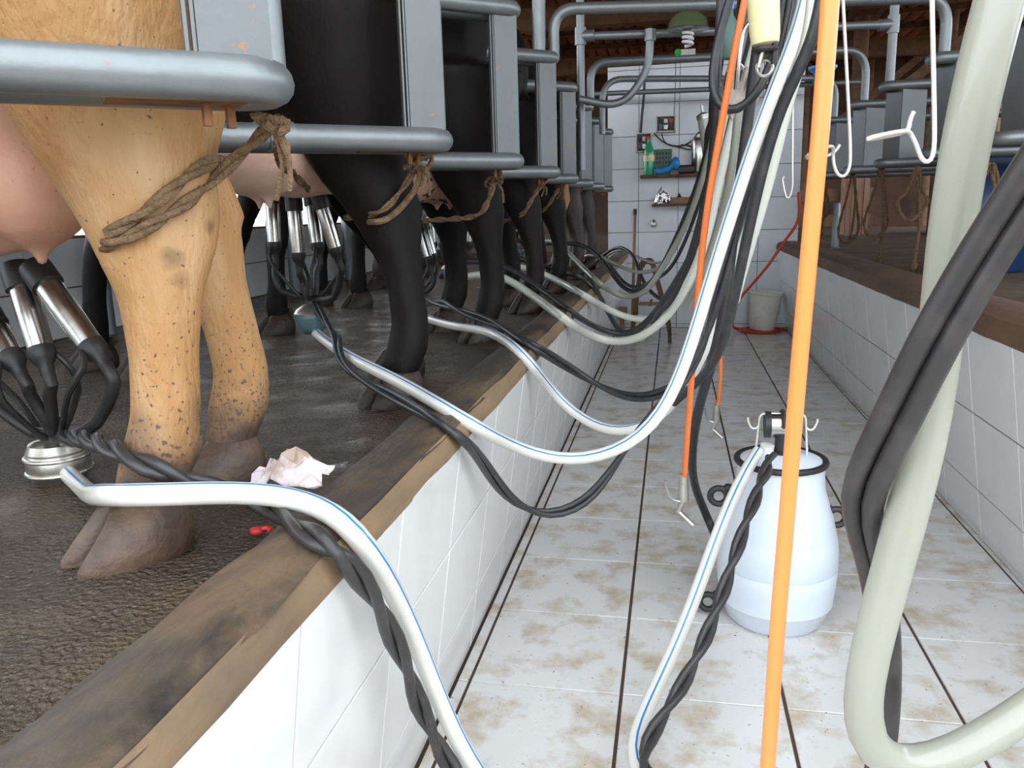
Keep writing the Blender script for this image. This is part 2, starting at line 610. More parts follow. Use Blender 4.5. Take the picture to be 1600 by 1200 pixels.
# ------------------------------------------------------------------ cows
LEGZ = [.06, .09, .13, .19, .27, .35, .42, .47, .53, .62, .74, .92]
LEGDX = [.0, .018, .032, .048, .056, .066, .078, .072, .03, -.02, -.06, -.10]
LEGRX = [.046, .049, .053, .047, .046, .056, .082, .094, .112, .145, .19, .24]
LEGRY = [.050, .049, .050, .045, .044, .048, .058, .066, .080, .100, .13, .15]


def hoof(foot, root, ang=0.0, s=1.0, hm='hoof'):
    g = G()
    q_ = Matrix.Rotation(ang, 3, 'Z')
    fu, fn = q_ @ UH, q_ @ NH

    def w(a, b, z):                 # a forward (towards -X), b sideways
        return Vector((foot.x, foot.y, PZ)) + fu * (a * s) + fn * (b * s) + Z3 * (z * s)
    for sd in (-1, 1):
        rings = []
        for z, bk, fr, wd, off in ((.0, -.06, .118, .035, .041), (.012, -.064, .117, .037, .042), (.035, -.066, .098, .037, .041), (.062, -.062, .074, .036, .037), (.085, -.054, .055, .033, .030), (.10, -.04, .03, .024, .02)):
            ring = []
            for k in range(14):
                t = 2 * math.pi * k / 14
                u = (bk + fr) / 2 + (fr - bk) / 2 * math.cos(t)
                v = wd * math.sin(t) * (1 - .42 * max(0, math.cos(t)) ** 2)
                ring.append(w(u, sd * (off - .010 * max(0, math.cos(t))) + v, z))
            rings.append(ring)
        o = []
        for r_ in rings:
            o += r_
        fs = []
        for i in range(len(rings) - 1):
            for k in range(14):
                q = (i * 14 + k, i * 14 + (k + 1) % 14, (i + 1) * 14 + (k + 1) % 14, (i + 1) * 14 + k)
                fs.append(tuple(reversed(q)))
        fs += [tuple(range(14)), tuple(reversed([(len(rings) - 1) * 14 + k for k in range(14)]))]
        g.add(o, fs)
        g.ball(w(-.052, sd * .022, .098), .017 * s, 8, (1, .8, 1.2))
    mk('hoof', g, hm, parent=root)


UH = Vector((-.76, -.65, 0))             # the way the cows face
NH = Vector((-.65, .76, 0))              # from the near leg to the far leg


def cow(name, label, fur, O, feetA, feetB, udder, um, vox=.014, tail='black_fur', hoofang=.3, ush=None, hm='hoof_dark', frontA=None, frontB=None):
    g = G()
    O = Vector((O[0], O[1], PZ))

    def at(d, z, n=0.0):
        return O + UH * d + NH * n + Z3 * z

    def bst(d, z, rz, ry):
        return (at(d, z), NH * (-ry * .90), Vector((0, 0, rz)))
    g.loft([bst(-.11, 1.10, .10, .09), bst(-.07, 1.06, .20, .17), bst(.04, 1.02, .30, .225), bst(.24, .985, .335, .25), bst(.53, .965, .345, .265),
            bst(.83, .96, .345, .255), bst(1.08, .98, .32, .22), bst(1.26, 1.04, .25, .16), bst(1.43, 1.14, .17, .115), bst(1.60, 1.22, .135, .09)], 18)
    g.loft([bst(1.50, 1.18, .15, .10), bst(1.70, 1.27, .13, .10), bst(1.83, 1.24, .125, .11), bst(1.96, 1.15, .10, .09), bst(2.10, 1.04, .075, .065), bst(2.18, .98, .055, .05)], 14)
    for sd in (-1, 1):
        e = at(1.72, 1.34, sd * .10)
        g.loft([(e, UH * .03, (0, 0, .03)), (e + NH * (sd * .09), UH * .03, (0, 0, .055)), (e + NH * (sd * .18) - Z3 * .03, UH * .015, (0, 0, .02))], 8)
    frontA = frontA or at(1.10, 0, -.13)
    frontB = frontB or at(1.22, 0, .13)
    for sd, ft in ((-1, feetA), (1, feetB)):
        hip = at(.03, 0, sd * .125)
        st = []
        for k in range(len(LEGZ)):
            t = min(1, max(0, (LEGZ[k] - .12) / .62))
            t = t * t * (3 - 2 * t)
            f2 = ft - UH * LEGDX[k]
            h2 = hip
            c = f2.lerp(h2, t)
            st.append((Vector((c.x, c.y, PZ + LEGZ[k])), UH * LEGRX[k], NH * -LEGRY[k]))
        g.loft(st, 16)
        hk = st[6][0]                                         # point of the hock
        g.loft([(hk - UH * .035 - Z3 * .03, UH * .03, NH * -.025), (hk - UH * .055 + Z3 * .035, UH * .036, NH * -.03), (hk - UH * .045 + Z3 * .085, UH * .03, NH * -.025),
                (hk + Z3 * .19, UH * .03, NH * -.024)], 10)
    for sd, ft in ((-1, frontA), (1, frontB)):
        sh = at(1.0, .85, sd * .12)
        st = []
        for z, r, r2, t in ((.04, .045, .045, 0), (.10, .045, .045, .0), (.14, .046, .044, .02), (.20, .037, .037, .06), (.30, .039, .039, .12), (.36, .05, .046, .2), (.42, .05, .045, .3), (.52, .06, .05, .5), (.64, .085, .065, .75), (.85, .15, .09, 1)):
            st.append((Vector((ft.x + (sh.x - ft.x) * t, ft.y + (sh.y - ft.y) * t, PZ + z)), UH * r, NH * -r2))
        g.loft(st, 12)
    if tail == 'tan_fur' and fur != 'tan_fur':
        tl = [at(-.11, 1.17), at(-.17, 1.08), at(-.21, .85), at(-.21, .66, .02)]
    else:
        tl = [at(-.11, 1.17), at(-.13, 1.1), at(-.09, .95, .02), at(.02, .80, .05)]
    g.tube(tl, .02, 8, rs=(.035, .016))
    org = O.copy()

    def bake(q, m, v, it):
        tmp = mk('tmp', q, m, origin=org)
        md = tmp.modifiers.new('r', 'REMESH')
        md.mode = 'VOXEL'
        md.voxel_size = v
        sm = tmp.modifiers.new('s', 'SMOOTH')
        sm.factor = .5
        sm.iterations = it
        dg = bpy.context.evaluated_depsgraph_get()
        me = bpy.data.meshes.new_from_object(tmp.evaluated_get(dg))
        ORG.pop(tmp)
        bpy.data.objects.remove(tmp)
        me.shade_smooth()
        return me
    me = bake(g, fur, vox, 7 if vox < .018 else 3)
    me.name = name
    o = bpy.data.objects.new(name, me)
    C.objects.link(o)
    o.location = org
    ORG[o] = org
    tag(o, label, 'cow', 'cows standing along the pit')
    for ft in (feetA, feetB):
        hoof(ft, o, hoofang, .86, hm)
    for ft in (frontA, frontB):
        hoof(ft, o, hoofang, .82, hm)
    if udder is not None:
        u = Vector(udder)
        us = ush or (1, 1, 1)
        q = G()
        q.ball(u + Vector((0, 0, .13)), .16, 18, (1.0 * us[0], .85 * us[1], .95 * us[2]))
        for dx in (-.07, .065):
            for dy in (-.055, .055):
                b = u + UH * (dx * us[0]) + NH * dy
                q.ball(b + Z3 * .07, .095, 14, (us[0], 1, 1))
                q.loft([(b + Z3 * -.055, (.008, 0, 0), (0, .008, 0)), (b + Z3 * -.03, (.014, 0, 0), (0, .014, 0)), (b + Z3 * .02, (.022, 0, 0), (0, .022, 0))], 8)
        um_ = bake(q, um, .010, 8)
        uo = bpy.data.objects.new('udder', um_)
        C.objects.link(uo)
        uo.parent = o
        tag(uo, 'bare pinkish udder')
    b = tl[-1]
    g = G().loft([(b + Vector((0, .01, -.25)), (.008, 0, 0), (0, .01, 0)), (b + Vector((.01, .01, -.16)), (.034, 0, 0), (0, .036, 0)), (b + Vector((.005, 0, -.06)), (.030, 0, 0), (0, .03, 0)), (b + Vector((0, 0, .03)), (.016, 0, 0), (0, .016, 0))], 10)
    mk('tail_switch', g, tail, parent=o)
    if udder is not None:
        BV[o, 'udder'] = BVHTree.FromPolygons([v.co + org for v in um_.vertices], [tuple(p.vertices) for p in um_.polygons])
    BV[o] = BVHTree.FromPolygons([v.co + org for v in me.vertices], [tuple(p.vertices) for p in me.polygons])
    return o


BV = {}


def V(x, y):
    return Vector((x, y, PZ))


YI = [.92 + .86 * k for k in range(8)]
a1, b1 = Pz(228, 858, PZ), Pz(356, 748, PZ)
cow1 = cow('tan_cow', 'tan cow with bare pink udder and mud specks on its legs', 'tan_fur', (a1 + b1) / 2 + NH * .05, a1, b1, P(-8, 366, 1.10), 'udder_pink', .011, 'tan_fur', .34, (.86, .8, 1.1), 'hoof')
a2 = Pz(622, 628, PZ)
cow2 = cow('black_cow', 'black cow with pale pink udder, next to the tan cow', 'black_fur', a2 + NH * .235, a2, a2 + Vector((-.10, .32, 0)), P(468, 292, 1.95), 'udder_pale', .014, ush=(1.4, 1, 1.05))
a3 = Pz(756, 532, PZ)
cow3 = cow('black_cow', 'black cow whose pink udder is spotted with black', 'black_fur', a3 + NH * .17, a3, a3 + Vector((-.2, .25, 0)), P(664, 308, 2.84), 'udder_spotted', .016)
lab = ['black cow tied third along the rail from the tan cow', 'black cow with a tawny tail switch, far along the rail', 'dark reddish-brown cow, last but one before the tiled end wall', 'dark brown cow standing closest to the tiled end wall']
for k in range(4):
    fa = V(-.64, 3.58 + .86 * k)
    cow('black_cow' if k < 2 else 'brown_cow', lab[k], 'black_fur' if k < 2 else 'brown_black_fur', fa + NH * .215, fa, fa + Vector((-.16, .27, 0)),
        fa + UH * .3 + NH * .15 + Z3 * .5, 'udder_spotted' if k % 2 else 'udder_pink', .024, 'tan_fur' if k == 1 else 'black_fur')

# ------------------------------------------------------------------ left stall dividers
ZL, ZT = 1.206, 1.662
PR = .026


def hairpin(end, z, L, u, n, w=.085):
    # end: outer tip of the loop; u: inward direction; n: towards the return leg
    e = Vector((end[0], end[1], z))
    c = e + u * (w / 2) + n * 0
    pts = [c + u * L]
    for k in range(10):
        a = -math.pi / 2 + math.pi * k / 9
        pts.append(c - u * (w / 2 * math.cos(a)) + n * (w / 2 + w / 2 * math.sin(a)))
    pts.append(c + n * w + u * L)
    return pts


order = ['with the tan cow beside it', 'between the tan cow and its black neighbour', 'beside the cow with the black-spotted udder', 'fourth along the cow rail', 'fifth along the cow rail', 'sixth along the cow rail', 'seventh along the cow rail', 'closest to the tiled end wall on the cow side']
for i, Y in enumerate(YI):
    e = P([440, 697, 812, 871][i], 150, Y) if i < 4 else Vector((-.50, Y, 0))
    L = (e.x + 2.25) / .76
    u, n = UH, NH
    up_ = (u, n, Z3)
    e0 = Vector((e.x, Y, 0))
    far_ = e0 + u * L + n * .0425
    rt = empty('stall_divider', (far_.x, far_.y, PZ), 'galvanized stall divider with flat plate, ' + order[i], 'divider', 'stall dividers on the cow side')
    mk('lower_pipe', G().tube(hairpin(e0, ZL, L, u, n), PR, 14, smooth=False), 'galvanized', parent=rt, angle=60)
    mk('upper_pipe', G().tube(hairpin(e0, ZT, L, u, n), PR, 14, smooth=False), 'galvanized', parent=rt, angle=60)
    zc, hz = Z3 * ((ZL + ZT) / 2), ZT - ZL - .02
    g = G().box(e0 + u * .048 - n * .002 + zc, (.080, .006, hz), up_)
    g.box(e0 + u * .091 + n * .012 + zc, (.004, .03, hz), up_)
    g.box(e0 + u * .099 + n * .004 + zc, (.004, .012, hz), up_)
    mk('plate', g, 'galvanized_plate', parent=rt, smooth=False)
    q = e0 - u * .004 + n * .062
    mk('upright_pipe', G().cyl(q + Z3 * ZL, q + Z3 * ZT, .020), 'galvanized', parent=rt)
    mk('post', G().cyl(far_ + Z3 * (PZ - .02), far_ + Z3 * (ZT + .03), .034), 'galvanized', parent=rt)
    q = e0 + u * .34 + Z3 * ZL
    mk('sleeve', G().cyl(q, q + u * .05, .0295), 'galvanized', parent=rt)
    q = q + u * .02
    mk('bolt', G().cyl(q - Z3 * .045, q + Z3 * .04, .004, n=6).cyl(q + Z3 * .03, q + Z3 * .037, .009, n=6).cyl(q - Z3 * .04, q - Z3 * .033, .009, n=6), 'rust', parent=rt)
    q = e0 + Z3 * ZL
    g = G().box(q + u * .11 + n * .045 - Z3 * .018, (.15, .09, .012), up_)
    g.cyl(q + u * .08 + n * .03 - Z3 * .05, q + u * .08 + n * .03, .006, n=6)
    g.cyl(q + u * .05 + n * .05 - Z3 * .05, q + u * .05 + n * .05, .006, n=6)
    mk('rusty_bracket', g, 'rust', parent=rt, smooth=False)

# ------------------------------------------------------------------ right stall dividers (empty side)
YR = [3.2, 4.05, 4.9, 5.75, 6.75]
rl = ['of the empty side, last one before the tall red board', 'of the empty side, second from the blue drum', 'of the empty side, carrying the pipe post with a tee', 'of the empty side, below the rounded end of the arch', 'of the empty side, closest to the tiled end wall']
rl[0] = 'of the empty side, beside the blue drum'
ZLR, ZTR = 1.250, 1.655
for i, Y in enumerate(YR):
    xe = Px(1555, 200, 1.14).x if i == 0 else 1.12
    xe = 1.12
    xi = 3.0
    rt = empty('stall_divider', (xi, Y, .69), 'galvanized pipe stall divider ' + rl[i], 'divider', 'stall dividers on the empty side')

    def hp(z):
        return hairpin((xe, Y), z, xi - xe, X3, Y3, .1)
    mk('lower_pipe', G().tube(hp(ZLR), PR, 12, smooth=False), 'galvanized', parent=rt, angle=60)
    mk('upper_pipe', G().tube(hp(ZTR), PR, 12, smooth=False), 'galvanized', parent=rt, angle=60)
    zc, hz = (ZLR + ZTR) / 2, ZTR - ZLR - .02
    ca, cb, cc = Vector((xe + .03, Y + .10, zc)), Vector((xe + .085, Y - .01, zc)), Vector((xe + .215, Y + .02, zc))
    for nm, p, q in (('bright_plate', ca, cb), ('side_plate', cb, cc)):
        t = (q - p).normalized()
        mk(nm, G().box((p + q) / 2, ((q - p).length, .006, hz), (t, Z3.cross(t), Z3)), 'galvanized_plate', parent=rt, smooth=False)
    mk('post', G().cyl((xi, Y + .05, .66), (xi, Y + .05, ZTR + .03), .034), 'galvanized', parent=rt)

# ------------------------------------------------------------------ overhead pipes
def bend(pts, rad=.16):
    out = [Vector(pts[0])]
    for i in range(1, len(pts) - 1):
        p, a, b = Vector(pts[i]), Vector(pts[i - 1]), Vector(pts[i + 1])
        ra = min(rad, (a - p).length * .48, (b - p).length * .48)
        s_, e_ = p + (a - p).normalized() * ra, p + (b - p).normalized() * ra
        for k in range(9):
            t = k / 8
            out.append(s_ * (1 - t) ** 2 + p * (2 * t * (1 - t)) + e_ * t * t)
    out.append(Vector(pts[-1]))
    return out


def pipe(name, pts, r, label, cat='pipe', m='galvanized', rad=.16, group='overhead pipes across the pit', parent=None):
    o = mk(name, G().tube(bend(pts, rad), r, 12, smooth=False), m, parent=parent, angle=60)
    return tag(o, label, cat, group) if parent is None else o


XA = -.50
ZA = 1.93
pipe('arch_pipe', [(XA, YI[3] + .05, ZT), (XA, YI[3] + .05, P(960, 7, YI[3] + .05).z), (1.17, YR[1] + .05, P(960, 7, YI[3] + .05).z + .05), (1.17, YR[1] + .05, ZTR)], .024, 'tall galvanized arch over the pit, the highest and first of the arches', rad=.16)
yb_ = 4.7
rt = empty('cross_pipe', (XA, yb_, ZT), 'galvanized pipe across the pit joined by tee fittings to two posts', 'pipe', 'overhead pipes across the pit')
pl, pr_ = P(907, 57, yb_), P(1396, 38, YR[2] + .05)
mk('beam_pipe', G().cyl(pl, pr_, .022), 'galvanized', parent=rt)
mk('post', G().cyl((pl.x, pl.y, ZT - .4), (pl.x, pl.y, RZ - .27), .022), 'galvanized', parent=rt)
mk('post', G().cyl((pr_.x, pr_.y, ZTR), (pr_.x, pr_.y, RZ - .27), .024), 'galvanized', parent=rt)
for q, sg in ((pl, 1), (pr_, -1)):
    mk('tee_fitting', G().cyl(q - Z3 * .045, q + Z3 * .045, .031).cyl(q, q + X3 * (.075 * sg), .031), 'galvanized', parent=rt)
pipe('arch_pipe', [(XA, 5.1, ZT), (XA, 5.1, P(1000, 93, 5.1).z), (1.2, YR[3] + .05, P(1310, 78, YR[3]).z), (1.2, YR[3] + .05, ZTR)], .024, 'galvanized arch over the pit in front of the one nearest the tiled wall', rad=.2)
pipe('arch_pipe', [(XA, 5.95, ZT - .1), (XA, 5.95, P(1000, 120, 5.95).z), (1.2, 6.8, P(1250, 113, 6.4).z), (1.2, 6.8, ZTR)], .022, 'low galvanized arch over the pit nearest the tiled end wall', rad=.16)
pipe('straight_pipe', [P(925, 147, YI[7]), P(1100, 140, 6.84), P(1345, 128, 6.838)], .020, 'straight thin pipe running just before the tiled end wall', rad=.02)
pipe('hanger_pipe', [P(842, -60, YI[3]), P(842, 85, YI[3])], .028, 'pale vertical pipe standing on the fourth cow divider', m='galvanized')
pipe('gate_handle', [P(1016, 45, 4.7), P(1014, 108, 4.7), P(972, 168, 4.65), P(905, 155, 4.6)], .021, 'bent pipe gate handle clamped to the tee-jointed pipe', 'handle', rad=.14, group=None)
mk('clamp', G().cyl(P(1016, 46, 4.7), P(1016, 64, 4.7), .03), 'galvanized', parent=[o for o in C.objects if o.name == 'gate_handle'][0])

# milk line over the pit, above the picture
ml = empty('milk_line', (.3, 1.9, 2.12), 'steel milk line hung above the pit, hoses plug into it', 'pipe')
mk('line_pipe', G().cyl((.30, .2, 2.15), (.30, 3.3, 2.15), .030), 'steel', parent=ml)
for y in (.35, 1.8, 3.2):
    mk('hanger', G().cyl((.30, y, 2.15), (.30, y, RZ + .05), .006, n=8), 'steel_dull', parent=ml)

# ------------------------------------------------------------------ milking clusters
def cluster(label, claw, cups, tubes, mc, s=1.0, pulse=True, group='milking clusters'):
    # cups: (top point, bottom point of the steel shell); tubes: mid points of each short milk tube
    rt = empty('milking_cluster', claw, label, 'cluster', group)
    c = Vector(claw)
    r = .047 * s
    if mc == 'steel_dull':
        mk('claw', G().lathe(c, [(.002, -.034 * s), (r * .62, -.033 * s), (r * .92, -.018 * s), (r, -.012 * s), (r, .012 * s), (r * .93, .018 * s), (r * .97, .022 * s), (r * .85, .034 * s), (r * .35, .038 * s), (.002, .038 * s)], 24), 'steel_dull', parent=rt)
        band = mk('band', G().torus(c + Z3 * .012 * s, r, .0035 * s, n=28).torus(c - Z3 * .012 * s, r, .0035 * s, n=28), 'steel_dull', parent=rt)
        mk('valve', G().cyl(c + Vector((.004, -.01, -.03 * s)), c + Vector((.004, -.012, -.062 * s)), .005 * s).cyl(c + Vector((-.012, -.012, -.055 * s)), c + Vector((.022, -.012, -.055 * s)), .004 * s), 'steel', parent=rt)
    else:
        mk('claw', G().lathe(c, [(.002, -.055 * s), (r * .5, -.052 * s), (r * .82, -.036 * s), (r, -.008 * s), (r, .002 * s), (r * .96, .006 * s)], 24), mc, parent=rt)
        mk('lid', G().lathe(c, [(r * 1.02, .0), (r * 1.04, .006 * s), (r * .9, .016 * s), (r * .45, .03 * s), (.003, .034 * s)], 24), 'steel_dull', parent=rt)
    top = c + Z3 * .035 * s
    mk('hub', G().cyl(c + Z3 * .03 * s, c + Z3 * .075 * s, .016 * s, .013 * s), 'black_rubber', parent=rt)
    for i, (a, b) in enumerate(cups):
        a, b = Vector(a), Vector(b)
        d = (b - a).normalized()
        x, y, z = frame(d)
        cup = mk('teat_cup', G().lathe(a, [(.0185 * s, 0), (.0195 * s, .004), (.0195 * s, (b - a).length * .55), (.0185 * s, (b - a).length)], 18, (x, y, z)), 'steel', parent=rt)
        mk('rubber_mouth', G().lathe(a, [(.014 * s, -.034 * s), (.0225 * s, -.034 * s), (.0235 * s, -.028 * s), (.0235 * s, 0), (.0235 * s, .006 * s), (.019 * s, .007 * s)], 18, (x, y, z)), 'black_rubber', parent=cup)
        e = b + d * .038 * s
        mk('rubber_boot', G().lathe(b, [(.0195 * s, -.003), (.020 * s, .008 * s), (.0165 * s, .018 * s), (.011 * s, .026 * s), (.010 * s, .04 * s)], 16, (x, y, z)), 'black_rubber', parent=cup)
        mk('short_milk_tube', G().tube([b + d * .03 * s, e + d * .02 * s] + [Vector(q) for q in tubes[i]] + [top + Z3 * .01 + (e - top) * .02], .0095 * s, 10), 'black_rubber', parent=cup)
        if pulse:
            sd = x * (.018 * s) if i % 2 else -x * (.018 * s)
            m_ = (e + top) / 2 + (e - c) * .28 + sd * 2.2 - Z3 * .02
            mk('short_pulse_tube', G().tube([b + sd + d * .01, b + sd * 1.8 + d * .04, m_, top + (m_ - top) * .35 - Z3 * .012, top + Z3 * .004], .005 * s, 8), 'black_rubber', parent=cup)
    return rt


y1 = 1.2
cl1 = P(92, 722, y1)
cluster('milking cluster with dented steel claw hanging below the tan cow', cl1,
        [(P(72, 442, 1.17), P(142, 540, 1.14)), (P(34, 446, 1.19), P(64, 546, 1.16)), (P(-14, 505, 1.18), P(16, 556, 1.16)), (P(-60, 470, 1.24), P(-40, 560, 1.22))],
        [[P(176, 612, 1.13), P(152, 660, 1.15), P(112, 682, 1.17)], [P(78, 618, 1.155), P(84, 668, 1.18)], [P(48, 618, 1.155), P(76, 662, 1.17)], [P(0, 640, 1.21), P(50, 675, 1.20)]], 'steel_dull', 1.12)
y2 = 2.12
cl2 = P(487, 492, y2)
cluster('milking cluster with teal glass claw under the pale udder', cl2,
        [(P(425, 314, y2 + .03), P(429, 380, y2 + .02)), (P(460, 326, y2 - .05), P(466, 396, y2 - .05)), (P(488, 318, y2 + .06), P(496, 381, y2 + .05)), (P(504, 322, y2 - .10), P(524, 388, y2 - .09))],
        [[P(430, 430, y2), P(440, 455, y2)], [P(474, 440, y2 - .03), P(478, 462, y2 - .03)], [P(495, 425, y2 + .04), P(493, 460, y2 + .02)], [P(533, 425, y2 - .08), P(522, 465, y2 - .05)]], 'teal_plastic', 1.0)
y3 = 3.05
cl3 = P(648, 484, y3)
cluster('milking cluster under the black-spotted udder, mostly behind a black leg', cl3,
        [(P(656, 360, y3), P(668, 402, y3)), (P(640, 356, y3 + .08), P(640, 398, y3 + .08)), (P(622, 360, y3), P(620, 402, y3)), (P(664, 358, y3 + .1), P(676, 398, y3 + .1))],
        [[P(678, 440, y3), P(668, 455, y3)], [P(642, 440, y3 + .05)], [P(624, 440, y3)], [P(676, 440, y3 + .05)]], 'teal_plastic', 1.0, group='milking clusters')
FC = [V(-.64, 3.58 + .86 * k) + UH * .3 + NH * .15 + Z3 * .20 for k in range(3)]    # claws below the far udders
CX, CT = Vector((.02, -.02, -.04)), Vector((.012, -.012, .035))
for k, (px, py, yy, lb) in enumerate(((733, 402, 3.95, 'teal milking cluster under the third black cow past the tan cow'), (806, 392, 4.75, 'teal milking cluster under the cow with the tawny tail switch'), (866, 378, 5.6, 'small teal milking cluster under the reddish-brown cow'))):
    c = FC[k]
    cluster(lb, c, [(c + UH * (dx * .07) + NH * (dy * .055) + Z3 * .24, c + UH * (dx * .065) + NH * (dy * .05) + Z3 * .12) for dx, dy in ((-1, -1), (1, -1), (-1, 1), (1, 1))],
            [[c + UH * (dx * .05) + NH * (dy * .04) + Z3 * .07] for dx, dy in ((-1, -1), (1, -1), (-1, 1), (1, 1))], 'teal_plastic', 1.0, pulse=False)


# ------------------------------------------------------------------ hoses
def solid(p, r):
    if p.z < r:
        return True
    if p.x < -.30:
        if p.z < .64 and -.56 < p.x < -.476 + .147 * p.z + r * 1.05:
            return True
        top = PZ + .004 if p.x < -.57 else (.672 if p.x > -.45 else .60 + .072 * (p.x + .57) / .12)
        if p.x < -.378 + r and p.z < top + r * .95:
            return True
    return False


def clear(path, r):
    out = []
    for p in path:
        d = (EYE - p).normalized()
        k = 0
        q = p.copy()
        while solid(q, r) and k < 400:
            q += d * .003
            k += 1
        out.append(q if k < 400 else p)
    for _ in range(3):
        out = [out[0]] + [out[i] * .5 + (out[i - 1] + out[i + 1]) * .25 for i in range(1, len(out) - 1)] + [out[-1]]
    return out


LAID = []                                  # (KD tree, points, radius) of hoses already laid


def avoid(path, r, front=False):
    pts = [p.copy() for p in path]
    n = len(pts)
    for it in range(4):
        for i in range(n):
            for kd, other, ro in LAID:
                need = (r + ro) * 1.22
                for _ in range(3):
                    c, _i, dist = kd.find(pts[i])
                    if dist >= need or pts[i].z > 2.0:
                        break
                    if front:
                        k = 0
                        d = (EYE - pts[i]).normalized()
                        while kd.find(pts[i])[2] < need and k < 40:
                            pts[i] += d * .002
                            k += 1
                    else:
                        v = pts[i] - c
                        v = v.normalized() if v.length > .002 else (EYE - pts[i]).normalized()
                        pts[i] += v * (need - dist)
        if it < 3:
            for _ in range(2):
                pts = [pts[0]] + [pts[i] * .5 + (pts[i - 1] + pts[i + 1]) * .25 for i in range(1, n - 1)] + [pts[-1]]
    return [pts[0]] + [pts[i] * .6 + (pts[i - 1] + pts[i + 1]) * .2 for i in range(1, n - 1)] + [pts[-1]]


def lay(path, r):
    kd = KDTree(len(path) * 3)
    k = 0
    for i, p in enumerate(path):
        q = path[min(i + 1, len(path) - 1)]
        for t in (0, .33, .67):
            kd.insert(p.lerp(q, t), k)
            k += 1
    kd.balance()
    LAID.append((kd, path, r))


def pth(l):
    return [q if isinstance(q, Vector) else P(*q) for q in l]


def hose(name, pts, r, m, label, cat='hose', group=None, n=12, step=.03, free=False):
    path = clear(spline(pth(pts), step), r)
    if not free and ('hose' in name or name == 'black_coil'):
        path = clear(avoid(path, r), r)
        lay(path, r)
    return tag(mk(name, G().tube(path, r, n, smooth=False), m, angle=80), label, cat, group)


def twin(pts, r, m, label, turns=3.0, group='twin pulse hoses', front=False):
    path = clear(avoid(clear(spline(pth(pts), .025), r * 2), r * 2, front), r * 2)
    lay(path, r * 2)
    rt = empty('twin_pulse_hose', min(path, key=lambda v: v.z), label, 'hose', group)
    n = len(path)
    for ph in (0, math.pi):
        q = []
        x, y, z = frame(path[1] - path[0])
        for i, p in enumerate(path):
            t = (path[min(i + 1, n - 1)] - path[max(i - 1, 0)]).normalized()
            rq = z.rotation_difference(t)
            x, y, z = rq @ x, rq @ y, t
            a = ph + turns * 2 * math.pi * i / n + .5
            q.append(p + (x * math.cos(a) + y * math.sin(a)) * r * .98)
        mk('tube', G().tube(q, r, 10, smooth=False), m, parent=rt, angle=80)
    return rt


ZTOP = 2.13


def up(Y, dx=0.0):                        # plug point under the milk line
    return Vector((.30 + dx, Y, ZTOP))


mg = 'white milk hoses'
# cow 1 <-> bucket
BK = Pz(1209, 962, 0)
hose('milk_hose', [cl1 + Vector((.020, -.012, -.012)), cl1 + Vector((.060, -.034, -.022)), (140, 772, 1.03), (152, 772, .84), (185, 775, .79), (235, 777, .80), (330, 768, .84), (430, 764, .93), (500, 785, .98), (560, 828, 1.11), (610, 892, 1.10), (645, 975, 1.09), (668, 1055, 1.08), (700, 1130, 1.07), (745, 1220, 1.08),
                   Vector((-.12, 1.02, .05)), Vector((.0, 1.05, .022)), Vector((.10, 1.16, .04)), (965, 1205, 1.30), (1000, 1130, 1.40), (1045, 1035, 1.52), (1090, 925, 1.63), (1120, 835, 1.72), (1150, 765, 1.80), (1172, 720, 1.87), (1184, 706, 1.93)],
     .0145, 'milk_hose', 'white milk hose with blue stripe from steel claw over curb to bucket', group=mg)
twin([cl1 + Vector((.02, -.01, .05)), (150, 690, .98), (205, 718, .86), (280, 749, .87), (350, 772, .93), (430, 783, 1.0), (488, 806, 1.04), (532, 850, 1.11), (578, 918, 1.10), (616, 992, 1.09), (648, 1068, 1.07), (686, 1148, 1.05), (735, 1238, 1.04),
      Vector((-.10, .97, .045)), Vector((.02, 1.0, .02)), Vector((.14, 1.12, .04)), (985, 1205, 1.27), (1040, 1120, 1.36), (1085, 1040, 1.45), (1118, 960, 1.53), (1142, 890, 1.6), (1165, 815, 1.68), (1190, 755, 1.78), (1205, 712, 1.9)],
     .0078, 'grey_black_hose', 'twisted black hose pair from steel claw over curb to bucket pulsator', 14)
# cow 2
hose('milk_hose', [cl2 + Vector((.012, -.01, -.048)), (505, 530, 2.05), (545, 558, 1.86), (590, 580, 1.70), (640, 604, 1.63), (700, 640, 1.64), (740, 668, 1.68), (790, 695, 1.71), (850, 718, 1.74), (910, 724, 1.72), (965, 716, 1.71), (1015, 685, 1.71), (1050, 625, 1.71), (1075, 555, 1.71), (1095, 490, 1.71), (1118, 410, 1.72), (1150, 310, 1.73), (1190, 190, 1.74), (1232, 80, 1.76), (1262, 0, 1.78), up(1.85)],
     .0140, 'milk_hose', 'white milk hose with blue stripe from teal claw under the pale udder', group=mg)
twin([cl2 + Vector((.02, -.01, .03)), (518, 520, 2.0), (548, 564, 1.82), (590, 600, 1.68), (640, 626, 1.61), (690, 653, 1.61), (726, 680, 1.65), (748, 708, 1.69), (764, 738, 1.74), (785, 778, 1.75), (815, 808, 1.74), (858, 819, 1.73), (905, 803, 1.75), (945, 760, 1.78), (970, 705, 1.80), (1010, 655, 1.81), (1060, 612, 1.82), (1095, 560, 1.82), (1115, 490, 1.82), (1140, 390, 1.81), (1170, 280, 1.79), (1205, 140, 1.8), (1228, 20, 1.8), up(1.87, -.03)],
     .0068, 'black_hose', 'black hose pair drooping to the pit floor from the pale-udder cluster', 5)
